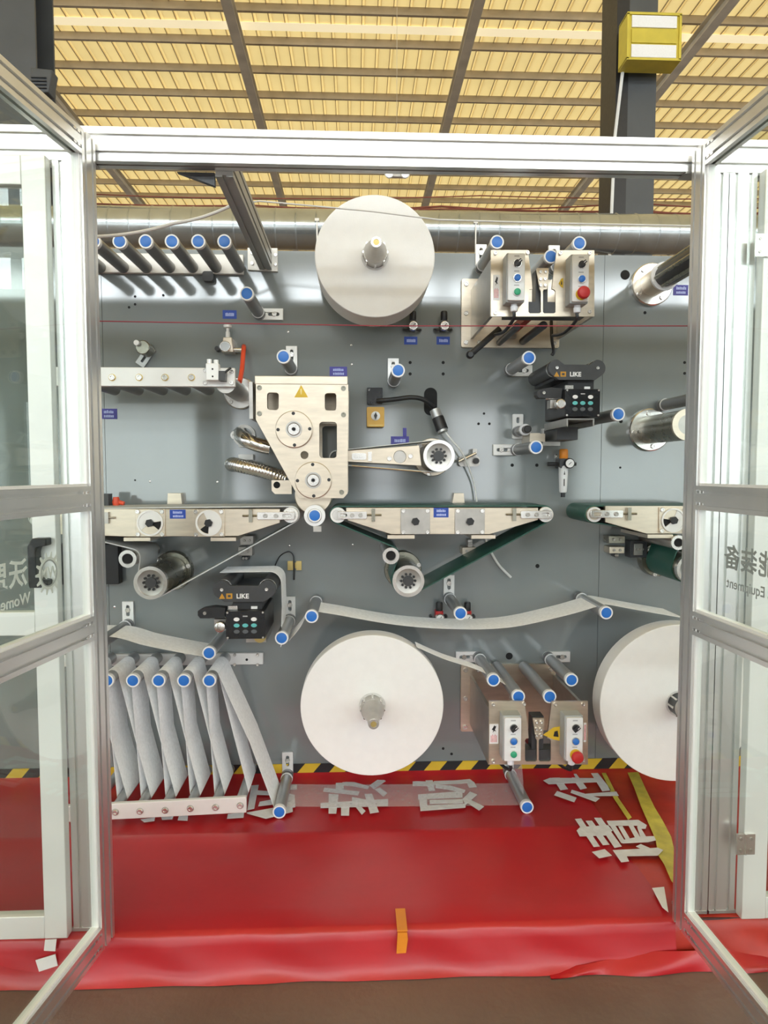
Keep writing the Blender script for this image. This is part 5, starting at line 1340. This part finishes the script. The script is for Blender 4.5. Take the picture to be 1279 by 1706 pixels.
# ================================================================== SWITCHES, CABLES, HOLE
a, c, z0, z1 = rect(611, 678, 640, 711, -0.05)
t = thing('rotary_switch', ((a + c)/2, -0.03, z0), 'yellow square rotary switch with white dial on the panel', 'switch')
b = MB(); b.prism(rrect(a, c, z0, z1, 0.005), -0.05, -0.0005); b.build('box', 'switch_yellow', t, 0.002)
cx, cz = (a + c)/2, z0 + (z1 - z0)*0.55
b = MB(); b.lathe((cx, -0.05, cz), [(0.012, -0.004), (0.0165, -0.003), (0.017, 0)], 28); b.build('dial', 'ink_white', t)
b = MB(); b.prism([(cx, cz + 0.013), (cx - 0.006, cz), (cx, cz - 0.015), (cx + 0.006, cz)], -0.066, -0.0541); b.build('handle', 'black', t)
b = MB(); b.box(a + 0.006, c - 0.006, -0.0515, -0.0501, z0 + 0.004, z0 + 0.007); b.build('seam', 'brass', t)
a, c, z0, z1 = rect(611, 646, 637, 673, -0.04)
t = thing('socket_box', ((a + c)/2, -0.02, z0), 'black square socket box above the yellow switch', 'socket')
b = MB(); b.prism(rrect(a, c, z0, z1, 0.004), -0.045, -0.0005); b.build('housing', 'black_gloss', t, 0.002)
b = MB(); b.box(a + 0.006, a + 0.010, -0.0458, -0.0451, z1 - 0.012, z1 - 0.005); b.box(a + 0.006, a + 0.012, -0.0458, -0.0451, z1 - 0.007, z1 - 0.005); b.build('mark', 'ink_grey', t)
hose('black_cable', [(628, 668, -0.048), (640, 667, -0.058), (660, 665, -0.06), (685, 662, -0.06), (706, 666, -0.05), (722, 678, -0.03)], 0.0088, 'black', 'thick black cable curving from socket box to oval hole', 'cable')
a, c, z0, z1 = rect(706, 646, 728, 692, 0)
b = MB(); b.prism(rrect(a, c, z0, z1, 0.0245, 8), -0.001, 0.001); b.build('cable_opening', 'dark_hole', pn)
p0, p1 = at(724, 683, -0.06), at(738, 720, -0.08)
t = thing('proximity_sensor', p1, 'black cylindrical sensor hanging from the oval hole', 'sensor')
d = (p1 - p0)
b = MB(); b.rod(p0, p0 + d*0.35, 0.020, 18); b.build('collar', 'roller_light', t)
b = MB(); b.rod(p0 + d*0.35, p0 + d*0.9, 0.0225, 20); b.build('body', 'black', t)
b = MB(); b.rod(p0 + d*0.9, p1, 0.019, 18); b.build('end_ring', 'roller_light', t)
hose('white_tube', [(740, 718, -0.07), (752, 733, -0.07), (768, 752, -0.07), (778, 772, -0.06), (788, 800, -0.04), (792, 820, -0.035), (794, 836, -0.035)], 0.0034, 'cable_white', 'thin white air tube from black sensor down to the conveyor', 'tube')
hose('white_tube', [(808, 893, -0.02), (814, 912, -0.015), (830, 940, -0.012), (851, 962, -0.010)], 0.0050, 'cable_white', 'short white air tube curving below the middle conveyor', 'tube')
t = thing('sensor_bracket', at(780, 775, -0.02), 'small steel bracket with crossbar right of the arm conveyor', 'bracket')
a, c, z0, z1 = rect(764, 760, 799, 777, -0.03); b = MB(); b.prism(rrect(a, c, z0, z1, 0.012), -0.03, -0.0005); b.build('plate', 'steel_dull', t)
b = MB(); b.rod(at(764, 769, -0.06), at(793, 755, -0.06), 0.0055, 10); b.build('crossbar', 'steel_bright', t)
q = at(792, 768, -0.03); b = MB(); b.cyl((q.x, -0.03, q.z), 0.011, -0.02, 0.0, 14); b.build('knob', 'black', t)
a, c, z0, z1 = rect(786, 748, 793, 758, -0.03); b = MB(); b.box(a, c, -0.05, -0.0005, z0 - 0.008, z1); b.build('upright', 'steel_dull', t)
# ================================================================== AIR REGULATORS
def regulator(px, py, label, knobm, bodym, gaugem, w=1.0, collar=None, Y=-0.05, wings=True):
    p = at(px, py, Y); s = S(Y)*w
    t = thing('air_regulator', (p.x, Y, p.z - 12*s), label, 'regulator', 'air regulators')
    b = MB(); b.lathe((p.x, Y + 0.01, p.z), [(5.5*s, 8*s), (6*s, 9*s), (6*s, 22*s), (5*s, 24*s)], 18, 'Z'); b.build('knob', knobm, t)
    b = MB(); b.prism(rrect(p.x - 6.5*s, p.x + 6.5*s, p.z - 8*s, p.z + 8*s, 3*s), Y, -0.0005); b.build('body', bodym, t)
    if collar: b = MB(); b.lathe((p.x, Y + 0.01, p.z), [(7*s, 2*s), (7.5*s, 4*s), (7*s, 8.5*s)], 18, 'Z'); b.build('collar', collar, t)
    b = MB(); b.lathe((p.x, Y, p.z - 3*s), [(6.8*s, -0.018), (7.8*s, -0.016), (8*s, 0)], 26); g = b.build('gauge', gaugem, t)
    b = MB(); b.cyl((p.x, Y - 0.018, p.z - 3*s), 6.2*s, -0.0006, 0.002, 24); b.build('gauge_face', 'ink_white', g)
    b = MB(); b.rod((p.x, Y - 0.0192, p.z - 3*s), (p.x + 3*s, Y - 0.0192, p.z + 0.5*s), 0.5*s, 5); b.build('needle', 'black', g)
    if wings:
        for sx in (-1, 1):
            b = MB(); b.tube(smooth_path([(p.x + sx*5*s, Y + 0.02, p.z - 5*s), (p.x + sx*11*s, Y + 0.02, p.z - 7*s), (p.x + sx*14*s, Y + 0.035, p.z - 5*s), (p.x + sx*14*s, -0.001, p.z - 4*s)], 4), 2.6*s, 10); b.build('elbow', 'charcoal' if knobm == 'black' else 'steel_bright', t)
    return t
regulator(688, 541, 'black topped chrome regulator, left of the pair under upper roll', 'black', 'charcoal', 'steel_bright', 0.95)
regulator(740, 541, 'black topped chrome regulator, right of the pair under upper roll', 'black', 'charcoal', 'steel_bright', 0.95)
regulator(732, 1026, 'red collared regulator left of roller over the sagging web', 'black', 'red', 'steel_bright', 0.95, 'red')
regulator(779, 1026, 'red collared regulator right of roller over the sagging web', 'black', 'red', 'steel_bright', 0.95, 'red')
# upper left regulator with red hose
p = at(378, 572, -0.06); s = S(-0.06)
t = thing('air_regulator', (p.x, -0.05, p.z - 15*s), 'pale metal air regulator with gauge feeding a red hose', 'regulator', 'air regulators')
b = MB(); b.prism([(p.x - 9*s, p.z - 14*s), (p.x + 10*s, p.z - 14*s), (p.x + 8*s, p.z + 10*s), (p.x - 6*s, p.z + 10*s)], -0.06, -0.0005); b.build('body', 'steel', t, 0.002)
b = MB(); b.lathe((p.x, -0.04, p.z), [(4*s, 10*s), (3.5*s, 20*s), (2.5*s, 21*s), (2.5*s, 26*s), (7*s, 27*s), (7*s, 31*s)], 18, 'Z'); b.build('knob', 'white_bar', t)
b = MB(); b.lathe((p.x - 2*s, -0.06, p.z - 6*s), [(8*s, -0.016), (9*s, -0.014), (9*s, 0)], 28); g = b.build('gauge', 'steel_bright', t)
b = MB(); b.cyl((p.x - 2*s, -0.076, p.z - 6*s), 7.4*s, -0.0006, 0.002, 24); b.build('gauge_face', 'roller_light', g)
b = MB(); b.rod((p.x + 9*s, -0.04, p.z - 9*s), (p.x + 26*s, -0.04, p.z - 9*s), 4*s, 12); b.build('outlet', 'steel_bright', t)
b = MB(); b.cyl((p.x - 19*s, -0.01, p.z - 6*s), 4*s, -0.02, 0.009, 14); b.build('inlet_plug', 'charcoal', t)
hose('red_hose', [(406, 577, -0.002), (406, 579, -0.05), (405, 590, -0.07), (404, 605, -0.09), (402, 622, -0.12), (399, 636, -0.16)], 0.0085, 'red_hose', 'short red air hose beside the left regulator', 'hose')
# filter regulator with orange knob
p = at(939, 772, -0.05); s = S(-0.05)
t = thing('filter_regulator', (p.x, -0.05, p.z - 58*s), 'air filter with orange knob, round gauge and long grey bowl', 'regulator')
b = MB(); b.lathe((p.x, -0.045, p.z), [(6.5*s, 8*s), (7.5*s, 10*s), (7.2*s, 22*s), (6*s, 24*s)], 20, 'Z'); b.build('knob', 'orange', t)
b = MB(); b.prism(rrect(p.x - 8*s, p.x + 8*s, p.z - 8*s, p.z + 8*s, 3*s), -0.06, -0.0005); b.build('head', 'charcoal', t)
b = MB(); b.lathe((p.x + 0*s, -0.045, p.z), [(5.5*s, -49*s), (6.5*s, -47*s), (8*s, -6*s), (7*s, -4*s)], 22, 'Z'); b.build('bowl', 'box_white', t)
b = MB(); b.cyl((p.x, -0.045, 0), 3.8*s, p.z - 57*s, p.z - 49*s, 16, 'Z'); b.build('drain', 'black', t)
b = MB(); b.lathe((p.x + 7*s, -0.06, p.z - 0*s), [(7.6*s, -0.014), (8.6*s, -0.012), (8.6*s, 0)], 28); g = b.build('gauge', 'black', t)
b = MB(); b.cyl((p.x + 7*s, -0.074, p.z), 7*s, -0.0006, 0.002, 26); b.build('gauge_face', 'ink_white', g)
b = MB(); b.rod((p.x + 5*s, -0.0752, p.z - 2*s), (p.x + 9.5*s, -0.0752, p.z + 2*s), 0.5*s, 5); b.build('needle', 'black', g)
b = MB(); b.rod((p.x - 8*s, -0.035, p.z - 1*s), (p.x - 26*s, -0.035, p.z - 1*s), 3.2*s, 12); b.rod((p.x + 8*s, -0.035, p.z - 1*s), (p.x + 23*s, -0.035, p.z - 1*s), 3*s, 12); b.build('pipe_fitting', 'black', t)
b = MB(); b.rod((p.x - 8*s, -0.05, p.z + 12*s), (p.x - 14*s, -0.05, p.z + 12*s), 1.5*s, 8); b.lathe((p.x - 14*s, -0.05, p.z + 12*s), [(3.5*s, -1*s), (3.5*s, 1*s)], 12, 'X'); b.build('vent_screw', 'steel_bright', t)
b = MB(); b.box(p.x - 1.2*s, p.x + 0.2*s, -0.0625, -0.0610, p.z - 38*s, p.z - 26*s); b.prism([(p.x - 1.5*s, p.z - 19*s), (p.x + 0.8*s, p.z - 19*s), (p.x - 0.3*s, p.z - 12*s)], -0.0632, -0.0618); b.build('print', 'black', t)
# clamp left of cutter
p = at(240, 580, -0.05)
t = thing('cam_clamp', (p.x, -0.04, p.z - 0.05), 'small brass coloured clamp knob on a slotted tab', 'clamp')
b = MB(); b.cyl((p.x, 0, p.z), 0.026, -0.07, -0.012, 24, ch=0.003); b.build('knob', 'steel_olive', t)
q = at(229, 572, -0.07); b = MB(); b.cyl((q.x, 0, q.z), 0.0095, -0.085, -0.03, 16); b.build('pin', 'cap_white', t)
b = MB(); q0, q1 = at(245, 590, -0.01), at(232, 609, -0.01)
dv = Vector((q1.x - q0.x, q1.z - q0.z)).normalized(); nv = Vector((-dv.y, dv.x))
def pq(u, v): return (q0.x + dv.x*u + nv.x*v, q0.z + dv.y*u + nv.y*v)
b.prism([pq(-0.03, -0.018), pq(0.05, -0.018), pq(0.05, 0.018), pq(-0.03, 0.018)], -0.012, -0.0005, [[pq(0.012, -0.005), pq(0.036, -0.005), pq(0.036, 0.005), pq(0.012, 0.005)]]); b.build('slotted_tab', 'alu_dark', t)
q = pq(0.002, 0); bolt(t, q[0], q[1], -0.012, 0.009)
# small sensor on rail, valve blocks and other little fittings
a, c, z0, z1 = rect(479, 935, 502, 950, -0.012)
t = thing('cable_clip', ((a + c)/2, -0.01, z0), 'small brass clip holding a thin black cable on panel', 'clip')
b = MB(); b.box(a, a + (c - a)*0.38, -0.012, -0.0005, z0, z1); b.box(a + (c - a)*0.62, c, -0.012, -0.0005, z0, z1); b.box(a, c, -0.006, -0.0005, z0 + 0.006, z1 - 0.006); b.build('plate', 'brass', t)
b = MB(); b.tube(smooth_path([at(458, 943, -0.004), at(466, 927, -0.008), at(480, 919, -0.012), at(488, 925, -0.014), at(489.5, 940, -0.016), at(489.5, 966, -0.012)], 6), lambda u: 0.002 + 0.003*max(0, u - 0.5), 8); b.build('cable', 'black', t)
def block(name, rects, Y, m, label, cat='block'):
    x0, y0, x1, y1 = rects[0][:4]
    a, c, z0, z1 = rect(x0, y0, x1, y1, Y)
    t = thing(name, ((a + c)/2, Y/2, z0), label, cat)
    for (x0, y0, x1, y1, mm, nm, dy) in rects:
        a, c, z0, z1 = rect(x0, y0, x1, y1, Y + dy); b = MB(); b.box(a, c, Y + dy, -0.0005, z0, z1); b.build(nm, mm, t, 0.001)
        for px in ((x0*0.7 + x1*0.3), (x0*0.3 + x1*0.7)):
            q = at(px, (y0 + y1)/2, Y + dy); bolt(t, q.x, q.z, Y + dy, 0.005, 'steel_dull')
    return t
block('latch_bracket', [(400, 893, 422, 908, 'steel_dull', 'upper_block', 0.0), (397, 911, 420, 926, 'steel_dull', 'lower_block', 0.01), (402, 927, 414, 933, 'charcoal', 'foot', 0.02)], -0.06, 'steel_dull', 'dull steel latch bracket under the left conveyor', 'bracket')
block('valve_block', [(770, 912, 793, 924, 'steel', 'body', 0.0), (779, 899, 787, 912, 'steel_dull', 'stem', 0.02)], -0.06, 'steel', 'small steel valve block under the middle conveyor', 'valve')
block('valve_block', [(1014, 893, 1041, 905, 'steel_olive', 'upper_block', 0.0), (1015, 911, 1040, 922, 'steel', 'body', 0.0), (1024, 922, 1029, 928, 'charcoal', 'stem', 0.02)], -0.06, 'steel', 'steel valve block under the right conveyor nose', 'valve')
block('solenoid_valve', [(1049, 901, 1078, 929, 'charcoal', 'body', 0.0), (1056, 906, 1071, 925, 'steel_dull', 'coil', -0.01)], -0.05, 'charcoal', 'dark solenoid valve beside the right valve block', 'valve')
a, c, z0, z1 = rect(160, 905, 200, 972, -0.02)
b = MB(); b.box(a - 0.2, c, -0.04, -0.0005, z0, z1); tag(b.build('dark_cover', 'black', bevel=0.003), 'black cover box behind the left conveyor idler', 'cover')
a, c, z0, z1 = rect(186, 828, 201, 842, -0.1)
t = thing('hose_fitting', ((a + c)/2, -0.1, z0), 'red hose fitting standing on the left conveyor belt end', 'fitting')
b = MB(); b.lathe(((a + c)/2, -0.1, 0), [(0.012, z0), (0.014, z0 + 0.012), (0.010, z1)], 14, 'Z'); b.rod(((a + c)/2, -0.1, z0 + 0.015), (c + 0.012, -0.1, z0 + 0.006), 0.008, 10); b.build('elbow', 'red_hose', t)
b = MB(); b.box(a - 0.035, a - 0.004, -0.12, -0.08, z0, z1 + 0.012); b.build('plug', 'charcoal', t)
# film strip bag at left of rear
